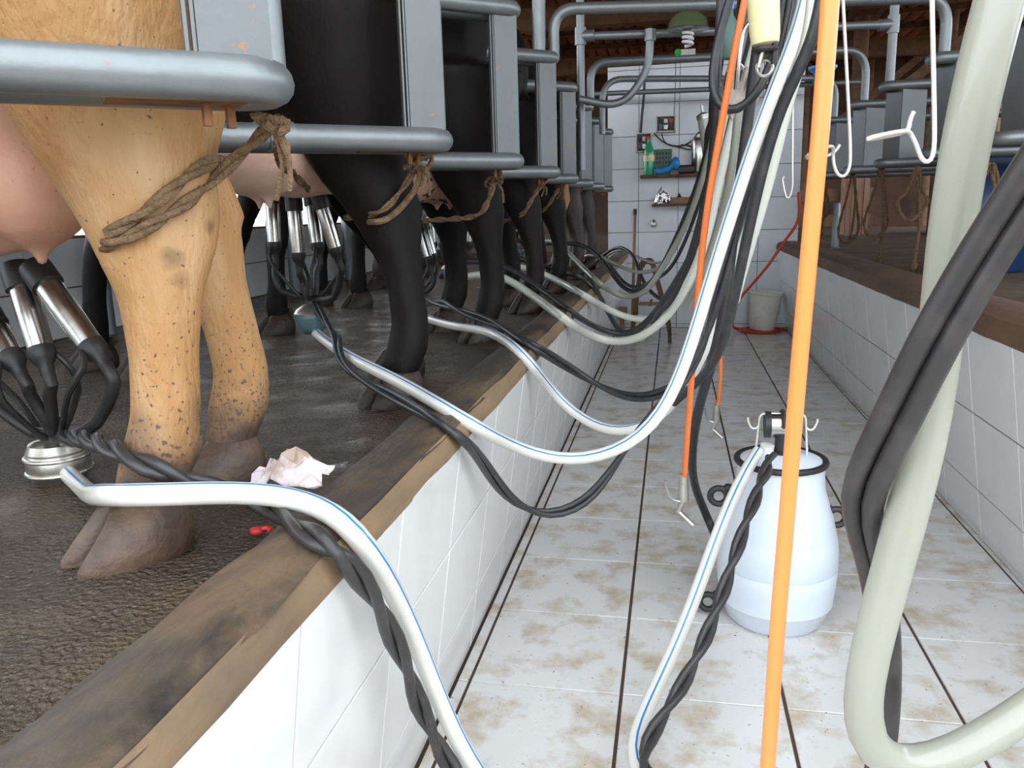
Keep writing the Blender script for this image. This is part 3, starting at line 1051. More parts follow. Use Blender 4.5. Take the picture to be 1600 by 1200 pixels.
# cow 3
hose('milk_hose', [cl3 + Vector((.012, -.01, -.045)), (655, 494, 2.93), (700, 508, 2.66), (735, 513, 2.52), (770, 519, 2.44), (815, 545, 2.38), (845, 590, 2.33), (880, 635, 2.27), (925, 668, 2.22), (970, 682, 2.18), (1020, 668, 2.15), (1062, 625, 2.12), (1095, 560, 2.1), (1125, 490, 2.08), (1155, 400, 2.06), (1185, 310, 2.05), (1212, 220, 2.04), (1235, 130, 2.04), (1262, 40, 2.05), up(2.1, .02)],
     .0145, 'milk_hose', 'white milk hose with blue stripe from cluster under the spotted udder', group=mg)
twin([cl3 + Vector((.03, 0, .03)), (690, 474, 2.74), (725, 488, 2.56), (760, 502, 2.47), (830, 538, 2.43), (890, 575, 2.41), (940, 606, 2.38), (990, 627, 2.33), (1035, 622, 2.3), (1075, 592, 2.27), (1108, 540, 2.25), (1130, 470, 2.24), (1150, 380, 2.22), (1175, 280, 2.2), (1205, 150, 2.2), (1240, 20, 2.2), up(2.2, -.02)],
     .0078, 'black_hose', 'black hose pair crossing the curb from the spotted-udder cluster', 5)
# farther hoses
far = [
    ([FC[0] + CX, (772, 425, 3.42), (815, 450, 3.36), (860, 482, 3.32), (905, 517, 3.28), (950, 536, 3.25), (1000, 530, 3.15), (1045, 495, 3.1), (1080, 435, 3.05), (1105, 370, 3.0), (1128, 260, 2.95), (1165, 120, 2.9), (1190, 30, 2.85), up(2.75, -.02)], .0165, 'milk_hose_plain', 'white milk hose over the curb, third longest sag before the pit end'),
    ([FC[1] + CX, (826, 418, 4.26), (880, 443, 4.15), (935, 475, 4.05), (985, 500, 3.95), (1030, 500, 3.9), (1062, 470, 3.85), (1085, 425, 3.8), (1105, 350, 3.75), (1125, 240, 3.7), (1150, 120, 3.6), (1172, 60, 3.4), up(3.0, -.03)], .016, 'milk_hose_plain', 'milk hose leaving the far dark legs straight over the curb'),
    ([FC[2] + CX, (858, 373, 5.0), (895, 402, 4.8), (930, 438, 4.6), (958, 459, 4.5), (988, 467, 4.45), (1010, 458, 4.4), (1035, 420, 4.35), (1060, 375, 4.3), (1085, 320, 4.2), (1108, 240, 4.1), (1135, 120, 3.9), (1160, 70, 3.6), up(3.15, -.03)], .015, 'milk_hose_green', 'greenish milk hose falling steeply over the far curb'),
    ([Vector((-.705, 5.74, .615)), (915, 398, 5.55), (940, 402, 5.4), (975, 420, 5.3), (1005, 428, 5.2), (1030, 420, 5.1), (1058, 385, 5.0), (1080, 325, 4.9), (1098, 262, 4.8), (1110, 215, 4.7)], .012, 'milk_hose_green', 'thin greenish milk hose close to the wooden stick'),
    ([Vector((-.60, 6.66, .615)), (965, 390, 6.4), (990, 398, 6.3), (1015, 411, 6.2), (1035, 412, 6.1), (1052, 398, 6.0), (1072, 350, 5.9), (1092, 290, 5.8), (1103, 240, 5.6)], .010, 'milk_hose_green', 'thinnest pale hose in front of the tiled end wall'),
]
for p_, r_, m_, l_ in far:
    hose('milk_hose', p_, r_, m_, l_, group=mg)
blk = [
    ([FC[0] + CT, (775, 408, 3.44), (820, 433, 3.36), (870, 470, 3.36), (915, 505, 3.36), (960, 525, 3.4), (985, 528, 3.35), (1015, 500, 3.3), (1050, 450, 3.25), (1085, 390, 3.2), (1110, 320, 3.1), (1140, 200, 3.0), (1165, 90, 2.95), (1185, 0, 2.9), up(2.7, -.05)], .012, 'black hose drooping just behind the third longest milk hose'),
    ([FC[2] + CT, (900, 380, 5.12), (930, 395, 5.0), (955, 425, 4.85), (975, 455, 4.75), (990, 462, 4.7), (1020, 440, 4.6), (1045, 395, 4.5), (1070, 340, 4.4), (1095, 270, 4.3), (1115, 180, 3.95), (1130, 60, 3.6), (1140, -30, 3.45)], .013, 'black hose looping down beside the wooden stick'),
    ([Vector((-.66, 5.86, .615)), (922, 396, 5.66), (938, 402, 5.5), (960, 420, 5.4), (975, 445, 5.3), (995, 452, 5.2), (1015, 440, 5.1), (1040, 430, 5.0), (1060, 400, 4.9), (1085, 340, 4.8), (1103, 280, 4.6), (1112, 240, 4.5)], .011, 'black hose crossing low before the tiled end wall'),
    ([Vector((-.62, 6.52, .615)), (962, 386, 6.34), (990, 399, 6.05), (1000, 430, 5.9), (1015, 455, 5.8), (1040, 472, 5.6), (1060, 460, 5.4), (1085, 400, 5.2), (1100, 330, 5.0), (1108, 260, 4.8), (1112, 150, 4.5), (1125, 20, 4.2), (1130, -40, 4.0)], .013, 'black hose hanging in front of the stool'),
    ([FC[1] + CT, (880, 425, 4.6), (925, 440, 4.8), (945, 480, 4.7), (965, 515, 4.6), (985, 530, 4.5), (1010, 505, 4.4), (1040, 470, 4.3), (1070, 425, 4.2), (1095, 375, 4.1), (1118, 290, 3.9), (1135, 190, 3.7), (1150, 60, 3.5), (1160, -20, 3.3)], .013, 'black hose with deepest sag in front of the brown cup'),
]
for p_, r_, l_ in blk:
    hose('pulse_hose', p_, r_, 'black_hose', l_, group='black pulse hoses')
# black coil hanging in the bundle
hose('black_coil', [(1152, -40, 1.9), (1135, 25, 1.9), (1113, 75, 1.9), (1104, 125, 1.88), (1108, 165, 1.86), (1125, 184, 1.85), (1152, 184, 1.84), (1180, 165, 1.84), (1198, 130, 1.85), (1212, 80, 1.87), (1232, 0, 1.9), up(1.95, .02)], .0095, 'black_hose', 'black hose hanging in an open loop at the top of the bundle')
hose('pulse_hose', [(1128, -40, 2.3), (1124, 40, 2.3), (1120, 110, 2.3), (1117, 180, 2.35), (1112, 260, 2.45), (1098, 330, 2.6), (1078, 400, 2.8), (1050, 470, 3.0), (1020, 505, 3.2)], .011, 'black_hose', 'straight black hose down the far edge of the bundle', group='black pulse hoses')
hose('pulse_hose', [(1200, -30, 1.95), (1178, 110, 1.95), (1165, 220, 1.97), (1150, 330, 1.97), (1138, 430, 1.96), (1128, 520, 1.98), (1108, 580, 2.02), (1090, 640, 2.08), (1080, 720, 2.22), (1090, 775, 2.4), (1112, 822, 2.45), Vector((.15, 2.3, .05)), Vector((.2, 2.2, .02))], .0125, 'black_hose', 'thick black hose running down the bundle to the floor behind the bucket', group='black pulse hoses')
hose('pulse_hose', [(1290, -40, 1.5), (1283, 30, 1.5), (1272, 75, 1.5), (1250, 108, 1.52), (1230, 130, 1.54), (1208, 190, 1.56), (1190, 260, 1.6), (1172, 350, 1.62), (1150, 450, 1.68), (1130, 540, 1.80), (1098, 590, 1.98), (1052, 630, 2.04)], .0105, 'black_hose', 'black hose curving round behind the thick orange hose', group='black pulse hoses')
hose('milk_hose', [(1272, -30, 1.65), (1274, 30, 1.65), (1266, 75, 1.65), (1246, 100, 1.66), (1230, 150, 1.68), (1215, 230, 1.7), (1196, 310, 1.74), (1165, 400, 1.8), (1148, 470, 1.9)], .0115, 'milk_hose_plain', 'pale bent hose behind the striped hose at the bundle top', group=mg)
hose('milk_hose', [(1155, 140, 2.5), (1150, 220, 2.5), (1136, 300, 2.6), (1120, 360, 2.7), (1098, 430, 2.8), (1070, 480, 3.0)], .011, 'milk_hose_green', 'greyish short hose inside the hose bundle', group=mg)
# orange hoses
tag(mk('orange_hose', G().tube(pth([(1303, -120, .76), (1297, 0, .76), (1282, 200, .765), (1264, 400, .77), (1246, 600, .775), (1230, 800, .78), (1215, 980, .785), (1201, 1180, .79), (1190, 1330, .8)]), .0078, 14), 'orange_bright', angle=80), 'thick orange hose hanging straight down in front of the white bucket', 'hose', 'orange hoses')


def nozzle(root, p, s):
    mk('nozzle', G().cyl(p + Z3 * .04 * s, p - Z3 * .02 * s, .010 * s, .013 * s).cyl(p - Z3 * .02 * s, p + Vector((-.012, 0, -.05)) * s, .007 * s).cyl(p + Vector((-.012, 0, -.045)) * s, p + Vector((.022, -.01, -.075)) * s, .006 * s), 'steel_dull', parent=root)
    mk('lever', G().tube([p + Vector((-.008, -.01, -.02)) * s, p + Vector((-.03, -.015, -.01)) * s, p + Vector((-.04, -.02, .03)) * s], .003 * s, 6), 'steel', parent=root)


o = hose('orange_hose', [(1170, -30, 1.75), (1158, 20, 1.75), (1144, 100, 1.76), (1128, 190, 1.77), (1112, 280, 1.78), (1100, 350, 1.8), (1093, 430, 1.83), (1086, 520, 1.86), (1079, 610, 1.9), (1073, 690, 1.94), (1069, 752, 1.98)], .0072, 'orange_hose', 'orange hose with spray nozzle hanging beside the white bucket', group='orange hoses')
nozzle(o, P(1068, 768, 1.98), 1.15)
o = hose('orange_hose', [up(3.28, .03), (1148, 60, 3.24), (1142, 180, 3.2), (1134, 300, 3.18), (1136, 420, 3.06), (1128, 465, 3.0), (1125, 510, 3.0), (1127, 560, 3.0), (1127, 600, 3.0), (1121, 640, 3.0)], .0068, 'orange_hose', 'orange hose with spray nozzle dangling behind the hose bundle', group='orange hoses')
nozzle(o, P(1119, 650, 3.0), 1.1)
# big hose right in front
hose('milk_hose', [(1600, -130, .56), (1562, -20, .56), (1535, 90, .56), (1505, 220, .57), (1484, 340, .58), (1476, 440, .59), (1473, 530, .60), (1462, 630, .60), (1440, 730, .60), (1410, 830, .60), (1382, 930, .60), (1353, 1030, .60), (1334, 1105, .60), (1336, 1165, .61), (1362, 1205, .62), (1420, 1215, .63), (1490, 1195, .64), (1560, 1148, .65), (1640, 1085, .66), (1760, 1000, .7)],
     .0148, 'milk_hose_green', 'broad greenish-white hose hanging in a tight loop by the pit wall', group=mg)
twin([(1720, 120, .50), (1630, 250, .52), (1570, 345, .53), (1505, 450, .54), (1452, 535, .55), (1408, 625, .55), (1378, 720, .57), (1362, 800, .605), (1364, 860, .66), (1380, 930, .68), (1393, 1020, .69), (1388, 1120, .69), (1370, 1240, .7), (1350, 1330, .72)], .0080, 'grey_black_hose', 'thick dark hose pair wrapped around the broad greenish hose', .25)

# ------------------------------------------------------------------ white bucket milker
bk = empty('milking_bucket', BK, 'white plastic milking bucket with chrome pulsator and black clips', 'bucket')
rb = .148
hb = P(1211, 718, BK.y).z
prof = [(.002, 0), (rb * .74, 0), (rb * .82, .012), (rb * .93, .055), (rb * .955, .06), (rb * .95, .068), (rb * .985, .11), (rb, .15), (rb * .985, .155), (rb, .162), (rb * .995, .20), (rb * .965, .235), (rb * .945, .24), (rb * .945, .247), (rb * .88, .29), (rb * .79, .33), (rb * .735, .355), (rb * .715, .38), (rb * .71, hb - .025), (rb * .70, hb)]
mk('body', G().lathe(BK, prof, 40), 'bucket_plastic', parent=bk)
tp = BK + Z3 * hb
mk('rim', G().torus(tp, rb * .715, .0085, n=40), 'black_rubber', parent=bk)
lid = mk('lid', G().lathe(tp, [(rb * .68, -.01), (rb * .66, .004), (rb * .5, .014), (rb * .2, .018), (.002, .018)], 32), 'bucket_plastic', parent=bk)
mk('hose_spout', G().cyl(tp + Vector((-.037, -.005, .01)), tp + Vector((-.034, -.01, .04)), .017), 'white_plastic', parent=lid)
mk('pulsator_stem', G().cyl(tp + Z3 * .01, tp + Z3 * .022, .026).cyl(tp + Z3 * .02, tp + Z3 * .06, .016).cyl(tp + Vector((0, 0, .06)), tp + Vector((0, 0, .075)), .02), 'black_rubber', parent=bk)
pc = tp + Z3 * .09
pu = mk('pulsator', G().cyl(pc - X3 * .03, pc + X3 * .03, .029, n=24), 'steel', parent=bk)
mk('end_cap', G().cyl(pc - X3 * .042, pc - X3 * .028, .033, n=24), 'black_rubber', parent=pu)
mk('end_cap', G().cyl(pc + X3 * .028, pc + X3 * .042, .033, n=24), 'black_rubber', parent=pu)
mk('yoke', G().torus(pc, .034, .006, (Y3, Z3, X3), 20, 6, 0, math.pi), 'black_rubber', parent=pu)
hx = .063
mk('wire_handle', G().tube(bend([tp + Vector((-hx, 0, .0)), tp + Vector((-hx + .01, 0, .118)), tp + Vector((hx - .01, 0, .118)), tp + Vector((hx, 0, .0))], .015), .0028, 8, smooth=False), 'wire_white', parent=bk)
for sg in (-1, 1):
    b_ = tp + Vector((sg * (hx - .006), 0, .085))
    mk('wire_hook', G().tube([b_, b_ + Vector((sg * .006, 0, -.006)), b_ + Vector((sg * .016, 0, -.004)), b_ + Vector((sg * .024, 0, .012)), b_ + Vector((sg * .025, 0, .022))], .0026, 8, step=.004), 'wire_white', parent=bk)
for px, py, sg in ((1123, 775, -1), (1307, 808, 1), (1106, 940, -1)):
    q = P(px, py, BK.y - .02)
    ins = q - X3 * (sg * .05) + Z3 * .03
    mk('hose_clip', G().torus(q, .021, .0085, (X3, Z3, -Y3), 18, 8).cyl(q + Z3 * .018 - X3 * sg * .005, ins, .008).ball(q - X3 * sg * .022 + Z3 * .022, .012, 8), 'black_rubber', parent=bk)

# ------------------------------------------------------------------ ropes
def surf(px, py, c, off=.013, Yd=None):
    off = .013
    d = ray(px, py).normalized()
    h = BV[c].ray_cast(EYE, d)
    if h[0] is None:
        return P(px, py, Yd)
    return h[0] - d * off


def rear(px, py, c):                       # the far side of the leg behind a pixel
    d = ray(px, py).normalized()
    h = BV[c].ray_cast(EYE, d)
    b = BV[c].ray_cast(h[0] + d * .26, -d)
    return b[0] + d * .013


def rope(pts, r, label, m='rope', group='leg ropes', strands=2):
    path = spline(pts, .012)
    rt = empty('leg_rope', min(path, key=lambda v: v.z), label, 'rope', group)
    n = len(path)
    for s_ in range(strands):
        q = []
        for i, p in enumerate(path):
            x, y, z = frame(path[min(i + 1, n - 1)] - path[max(i - 1, 0)])
            a = 2 * math.pi * s_ / strands + i * .55
            q.append(p + (x * math.cos(a) + y * math.sin(a)) * r * .5)
        mk('strand', G().tube(q, r * .62, 6, smooth=False), m, parent=rt, angle=80)
    return rt


def knot(rt, p, r, m='rope', n=9):
    g = G()
    pts = [p + Vector((random.uniform(-r, r), random.uniform(-r * .7, r * .7), random.uniform(-r, r))) for _ in range(n)]
    g.tube(pts, .006, 6, .01)
    mk('knot', g, m, parent=rt)
    for k in range(3):
        e = p + Vector((random.uniform(-.03, .03), random.uniform(-.01, .01), -random.uniform(.04, .1)))
        mk('loose_end', G().tube([p, (p + e) / 2 + Vector((.012, 0, 0)), e], .0035, 5), m, parent=rt)


k1 = P(424, 196, YI[0] + .07)
pts = [k1, P(385, 232, 1.02), surf(335, 280, cow1, .008, 1.04), surf(290, 318, cow1, .008, 1.04), surf(240, 350, cow1, .008, 1.04), surf(195, 373, cow1, .008, 1.06), surf(168, 382, cow1, .008, 1.1)]
ye = pts[-1].y
pts += [P(158, 384, ye + .07), rear(205, 352, cow1), rear(245, 325, cow1), rear(290, 290, cow1), P(352, 256, ye + .14), surf(330, 254, cow1, .008, 1.1), surf(296, 274, cow1, .008, 1.05), surf(250, 312, cow1, .008, 1.05), surf(205, 345, cow1, .008, 1.05), surf(165, 366, cow1, .008, 1.08)]
rt = rope(pts, .0085, 'brown rope tying the tan cow by its hind leg to the rail')
knot(rt, k1, .022)
pts = [k1 + Vector((.01, .0, 0)), P(436, 244, 1.3), P(444, 264, 1.6), surf(458, 270, (cow2, 'udder'), .013, 1.85), surf(470, 284, (cow2, 'udder'), .013, 1.9), surf(482, 296, (cow2, 'udder'), .013, 1.95)]
rope(pts, .008, 'brown rope slanting from the near rail across the pale udder')
k2 = P(652, 250, YI[1] + .07)
pts = [k2, P(640, 278, 1.86), surf(610, 318, cow2, .008, 1.8), surf(585, 334, cow2, .008, 1.82), P(550, 340, 1.9), P(545, 338, 2.0), P(600, 325, 2.05)]
rt = rope(pts, .0075, 'pinkish-brown rope wound twice round the leg beside the pale udder')
knot(rt, k2, .03, n=14)
pts = [k2, P(655, 282, 1.86), surf(632, 318, cow2, .008, 1.8), surf(605, 342, cow2, .008, 1.82), surf(580, 347, cow2, .008, 1.84), P(565, 344, 1.95)]
mk('second_turn', G().tube(pts, .0075, 8, .012), 'rope', parent=rt)
for (a, b, c_, d_), yy, lb in ((((772, 280), (762, 315), (740, 338), (662, 345)), YI[2], 'brown rope from third divider round a black hind leg'),
                              (((846, 285), (832, 310), (815, 335), (785, 346)), YI[3], 'brown rope from fourth divider round a black hind leg'),
                              (((876, 288), (865, 308), (850, 328), (832, 336)), YI[4], 'thin brown rope beside the tawny tail switch')):
    rt = rope([P(*a, yy + .05), P(*b, yy + .03), P(*c_, yy + .06), P(*d_, yy + .18)], .010, lb, 'rope')
    knot(rt, P(*a, yy + .05), .03)

# hanging ropes on the empty side
rg = 'ropes hanging on the empty side'
for px, ytop, l1, l2, Y, lb in ((1548, 262, 330, 372, 3.25, 'bunch of brown rope hanging beside the blue drum'), (1432, 268, 345, 415, 4.1, 'long brown rope loop reaching down to the right curb'), (1377, 262, 372, 405, 4.95, 'brown rope loop with knotted tail over the right platform'),
                              (1333, 270, 380, 372, 5.8, 'brown rope loop beside the pink boards'), (1287, 280, 345, 365, 6.8, 'dark tangle of rope by the bluish post')):
    a = P(px, ytop - 8, Y)
    b = P(px, l1, Y)
    w_ = .07
    g = [a, a + Vector((-.03, 0, (b.z - a.z) * .4)), Vector((a.x - w_, Y, b.z + .08)), Vector((a.x - .02, Y - .02, b.z)), Vector((a.x + w_ * .8, Y, b.z + .08)), a + Vector((.03, 0, (b.z - a.z) * .4)), a + Vector((.005, -.01, 0))]
    rt = rope(g, .009, lb, 'rope_dark', rg)
    rt.name = 'hanging_rope'
    t = P(px - 4, l2, Y)
    mk('rope_tail', G().tube([a, (a + t) / 2 + Vector((.02, 0, 0)), t], .008, 7), 'rope_dark', parent=rt)
    mk('knot', G().ball(t, .016, 8, (1, 1, 1.6)), 'rope_dark', parent=rt)

# ------------------------------------------------------------------ wire hooks over the pit
def whook(px0, px1, pyb, Y, r, label, arm):
    wid = 12 if Y < 2.5 else 6
    pts = [P(px0, -60, Y), P(px1 + 2, pyb - 60, Y), P(px1 + 2, pyb - 18, Y), P(px1 - wid * .3, pyb - 2, Y), P(px1 - wid, pyb, Y), P(px1 - wid * 1.8, pyb - 8, Y), P(px1 - wid * 2.1, pyb - 30, Y)]
    pts += [P(*q) for q in arm]
    return hose('wire_hook', pts, r, 'wire_white', label, 'hook', 'wire cluster hooks', 8, .02)


whook(1314, 1326, 277, 2.2, .0042, 'white wire hook with ring arm next to the orange hose', [(1302, 232, 2.2), (1302, 226, 2.15), (1270, 237, 2.1), (1256, 246, 2.12), (1275, 248, 2.2), (1305, 240, 2.25), (1312, 226, 2.25)])
whook(1455, 1458, 254, 1.6, .0042, 'white wire hook with ring arm beside the broad greenish hose', [(1420, 206, 1.6), (1418, 204, 1.58), (1380, 210, 1.5), (1347, 219, 1.48), (1385, 213, 1.55), (1422, 204, 1.62), (1418, 192, 1.62), (1428, 174, 1.62)])
whook(1240, 1236, 311, 3.6, .005, 'thin wire hook hanging in front of the tiled end wall', [(1221, 280, 3.6), (1226, 276, 3.6)])

# ------------------------------------------------------------------ things in the bundle
cy = empty('plastic_jar', P(1196, 72, 1.6), 'cream plastic cylinder with steel clamp hung among the hoses', 'container')
x, y, z = frame(P(1190, -60, 1.6) - P(1196, 72, 1.6))
mk('jar', G().lathe(P(1196, 72, 1.6), [(.016, 0), (.024, .004), (.0265, .02), (.031, .17), (.031, .26)], 24, (x, y, z)), 'cream_plastic', parent=cy)
b_ = P(1196, 74, 1.6)
mk('clamp', G().torus(b_ - Z3 * .005, .020, .005, n=20).cyl(b_ + Vector((.015, -.01, -.03)), b_ + Vector((.015, -.01, .005)), .006), 'black_rubber', parent=cy)
mk('spring', G().cyl(b_ + Vector((-.012, -.01, -.035)), b_ + Vector((-.004, -.01, 0)), .004).torus(b_ - Z3 * .035, .014, .003, (X3, Z3, Y3), 16, 6), 'steel_dull', parent=cy)
# rag
vs, fs = [], []
ra, rbm = P(1172, 104, 2.1), P(1156, 180, 2.1)
for sd in (0, 1):
    for j in range(9):
        for i in range(7):
            t, u = j / 8, i / 6 - .5
            w_ = .022 + .022 * math.sin(t * 2.4) + .004 * math.sin(t * 17)
            c = ra.lerp(rbm, t)
            vs.append(c + Vector((u * w_ * 2 * .85, .014 * math.sin(u * 16 + t * 4) + (.008 if sd else 0), .014 * math.sin(u * 11 + t * 2) * t)))
for sd in (0, 1):
    for j in range(8):
        for i in range(6):
            a = sd * 63 + j * 7 + i
            q = (a, a + 1, a + 8, a + 7)
            fs.append(q if sd else tuple(reversed(q)))
tag(mk('cleaning_rag', G().add(vs, fs), 'cloth', angle=80), 'greyish cloth rag draped in the hose bundle', 'cloth')
hose('hook_rod', [(1172, 36, 2.05), (1162, 44, 2.05), (1156, 75, 2.05), (1153, 105, 2.05), (1150, 140, 2.06)], .0055, 'steel', 'bright bent steel rod holding the grey rag', 'rod', None, 8)
hose('hook_rod', [(1137, 112, 2.1), (1142, 100, 2.1), (1158, 96, 2.1), (1163, 110, 2.1), (1165, 122, 2.12)], .005, 'steel', 'short curved steel hook above the grey rag', 'rod', None, 8)

# ------------------------------------------------------------------ end wall: boxes, shelves and what stands on them
YW = YB - .003


def onwall(px, py, dy=0.0):
    return P(px, py, YW - dy)


def ebox(px0, py0, px1, py1, label):
    a, b = onwall(px0, py1), onwall(px1, py0)
    c = (a + b) / 2
    w_, h_ = b.x - a.x, b.z - a.z
    d_ = .07
    rt = empty('electric_box', (c.x, YW, a.z), label, 'electric box', 'open electric boxes on the end wall')
    g = G().box((c.x, YW - .005, c.z), (w_, .012, h_))
    for sg in (-1, 1):
        g.box((c.x + sg * w_ / 2, YW - d_ / 2, c.z), (.008, d_, h_ + .008))
        g.box((c.x, YW - d_ / 2, c.z + sg * h_ / 2), (w_, d_, .008))
    mk('case', g, 'box_cream', parent=rt, smooth=False)
    mk('circuit_board', G().box((c.x, YW - .016, c.z), (w_ * .9, .01, h_ * .9)), 'circuit', parent=rt, smooth=False)
    for k, m_ in enumerate(('black_rubber', 'tag_white', 'red_paint', 'dark_blue', 'steel_dull', 'black_rubber')):
        mk('component', G().box((c.x + w_ * (-.28 + .28 * (k % 3)), YW - .035, c.z + h_ * (.2 - .4 * (k // 3))), (w_ * .2, .03, h_ * .26)), m_, parent=rt, smooth=False)
    return rt


ebox(1026, 182, 1055, 207, 'open cream electric box, the higher of two on tiled end wall')
ebox(995, 209, 1018, 238, 'open cream electric box, the lower of two beside green bottle')
wg = 'cables on the end wall'
hose('cable', [onwall(1008, 100, .02), onwall(1006, 150, .02), onwall(1003, 180, .02), onwall(1001, 209, .02)], .010, 'black_rubber', 'thick black cable dropping to the lower electric box', 'cable', wg, 8)
hose('cable', [onwall(1022, 208, .02), onwall(1035, 222, .03), onwall(1050, 228, .03), onwall(1070, 228, .03), onwall(1082, 220, .02), onwall(1092, 206, .02)], .006, 'black_rubber', 'thin black cable sagging between the two electric boxes and canister', 'cable', wg, 6)
hose('cable', [onwall(1034, 208, .03), onwall(1036, 220, .03), onwall(1045, 228, .03), onwall(1066, 229, .03), onwall(1080, 238, .03), onwall(1084, 228, .03), onwall(1064, 226, .03)], .005, 'black_rubber', 'tangled black cable under the higher electric box', 'cable', wg, 6)
hose('cable', [onwall(1056, 96, .02), onwall(1055, 140, .02), onwall(1053, 183, .02)], .003, 'black_rubber', 'thin wire dropping to the higher electric box', 'cable', wg, 6)


def shelf(px0, px1, py, label):
    a, b = onwall(px0, py), onwall(px1, py)
    return tag(mk('shelf', G().bevbox(((a.x + b.x) / 2, YW - .09, a.z), (b.x - a.x, .18, .022), .003), 'wood', smooth=False), label, 'shelf', 'shelves on the end wall')


shelf(1001, 1105, 277, 'long dark wooden shelf holding the green bottle')
shelf(1019, 1105, 321, 'short dark wooden shelf holding the foil packs')
zs1, zs2 = onwall(1001, 277).z + .011, onwall(1019, 321).z + .011


def onshelf(px, z, dy):
    p = P(px, 270, YW - dy)
    return Vector((p.x, p.y, z))


b_ = onshelf(1014, zs1, .13)
rt = empty('green_bottle', b_, 'green soda bottle standing on the long shelf', 'bottle')
mk('body', G().lathe(b_, [(.002, 0), (.040, 0), (.045, .02), (.042, .07), (.046, .10), (.043, .13), (.046, .17), (.035, .22), (.016, .26), (.015, .29)], 20), 'green_glass', parent=rt)
mk('cap', G().lathe(b_ + Z3 * .288, [(.017, 0), (.017, .02), (.002, .022)], 16), 'red_paint', parent=rt)
mk('paper_label', G().lathe(b_ + Z3 * .10, [(.0475, .01), (.0475, .06)], 20), 'cream_plastic', parent=rt)
b_ = onshelf(1036, zs1, .075)
rt = empty('plastic_crate', b_, 'small green slotted crate on the long shelf', 'crate')
mk('body', G().bevbox(b_ + Z3 * .13, (.145, .10, .15), .006), 'green_crate', parent=rt, smooth=False)
for i in range(5):
    for j in range(3):
        mk('slot', G().box(b_ + Vector((-.05 + .025 * i, -.051, .10 + .035 * j)), (.012, .004, .02)), 'black_rubber', parent=rt, smooth=False)
mk('foot', G().box(b_ + Z3 * .03, (.13, .09, .06)), 'green_crate', parent=rt, smooth=False)
b_ = onshelf(1042, zs1, .158)
rt = empty('blue_hand_tool', b_, 'blue curved plastic tool lying before the green crate', 'tool')
mk('grip', G().tube([b_ + Vector((-.09, 0, .03)), b_ + Vector((-.03, 0, .03)), b_ + Vector((.03, 0, .055)), b_ + Vector((.07, 0, .10))], .028, 10), 'blue_plastic', parent=rt)
mk('head', G().ball(b_ + Vector((.07, 0, .085)), .045, 12, (.8, .8, 1.2)), 'blue_plastic', parent=rt)
b_ = onshelf(1072, zs1, .12)
tag(mk('black_case', G().bevbox(b_ + Z3 * .035, (.13, .10, .07), .015), 'black_rubber'), 'flat black case lying on the long shelf', 'case')
b_ = onshelf(1090, zs1, .07)
rt = empty('steel_canister', b_, 'bright steel canister standing at the end of the long shelf', 'canister')
mk('body', G().lathe(b_, [(.002, 0), (.05, 0), (.055, .01), (.055, .26), (.045, .285), (.02, .295), (.002, .295)], 24), 'steel', parent=rt)
mk('knob', G().lathe(b_ + Z3 * .293, [(.012, 0), (.012, .02), (.002, .024)], 12), 'steel_dull', parent=rt)
a, b_ = P(1108, 246, 5.2), P(1098, 178, 5.2)
rt = empty('regulator_cylinder', a, 'smoky grey glass cylinder hanging beside the hose bundle', 'cylinder')
x, y, z = frame(b_ - a)
ln = (b_ - a).length
mk('body', G().lathe(a, [(.002, 0), (.03, 0), (.036, .012), (.036, ln - .03), (.036, ln - .03)], 20, (x, y, z)), 'smoky', parent=rt)
mk('cap', G().lathe(a, [(.039, ln - .032), (.040, ln - .005), (.03, ln), (.008, ln + .01), (.008, ln + .05)], 20, (x, y, z)), 'steel_dull', parent=rt)
mk('fitting', G().lathe(a, [(.012, -.04), (.03, -.02), (.034, .004)], 16, (x, y, z)), 'black_rubber', parent=rt)


def crumple(name, c, dims, m, label, cat, seed, nn=10):
    rr = random.Random(seed)
    g = G()
    vs, fs = [], []
    for j in range(nn):
        for i in range(nn):
            u, v = i / (nn - 1) - .5, j / (nn - 1) - .5
            h = max(0, .5 - (u * u + v * v) * 1.6) + rr.uniform(-.16, .16)
            vs.append(Vector(c) + Vector((u * dims[0] + rr.uniform(-.04, .04) * dims[0], v * dims[1] + rr.uniform(-.04, .04) * dims[1], max(.002, h * dims[2] * 1.6))))
    for v in list(vs):
        vs.append(v - Z3 * .002)
    n2 = nn * nn
    for j in range(nn - 1):
        for i in range(nn - 1):
            a_ = j * nn + i
            fs.append((a_, a_ + 1, a_ + nn + 1, a_ + nn))
            fs.append((n2 + a_, n2 + a_ + nn, n2 + a_ + nn + 1, n2 + a_ + 1))
    return tag(mk(name, g.add(vs, fs), m, smooth=False), label, cat)


crumple('foil_pack', onshelf(1036, zs2, .10), (.15, .13, .14), 'foil', 'crumpled silver foil pack on the short shelf', 'packet', 3, 8)
b_ = onshelf(1064, zs2, .09)
rt = empty('carton', b_, 'small brown open carton beside the foil pack', 'box')
g = G().box(b_ + Z3 * .003, (.15, .10, .006))
for sg in (-1, 1):
    g.box(b_ + Vector((sg * .075, 0, .03)), (.004, .10, .06))
    g.box(b_ + Vector((0, sg * .05, .025)), (.15, .004, .05))
mk('tray', g, 'wood_light', parent=rt, smooth=False)
mk('dark_flask', G().lathe(b_ + Vector((-.01, 0, .006)), [(.002, 0), (.02, 0), (.02, .05), (.008, .06), (.008, .075)], 12), 'black_rubber', parent=rt)
b_ = onwall(1022, 349)
rt = empty('rope_peg', b_, 'grey pear-shaped peg sticking out of the tiled end wall', 'peg')
mk('peg', G().cyl(b_, b_ - Y3 * .09, .008), 'steel_dull', parent=rt)
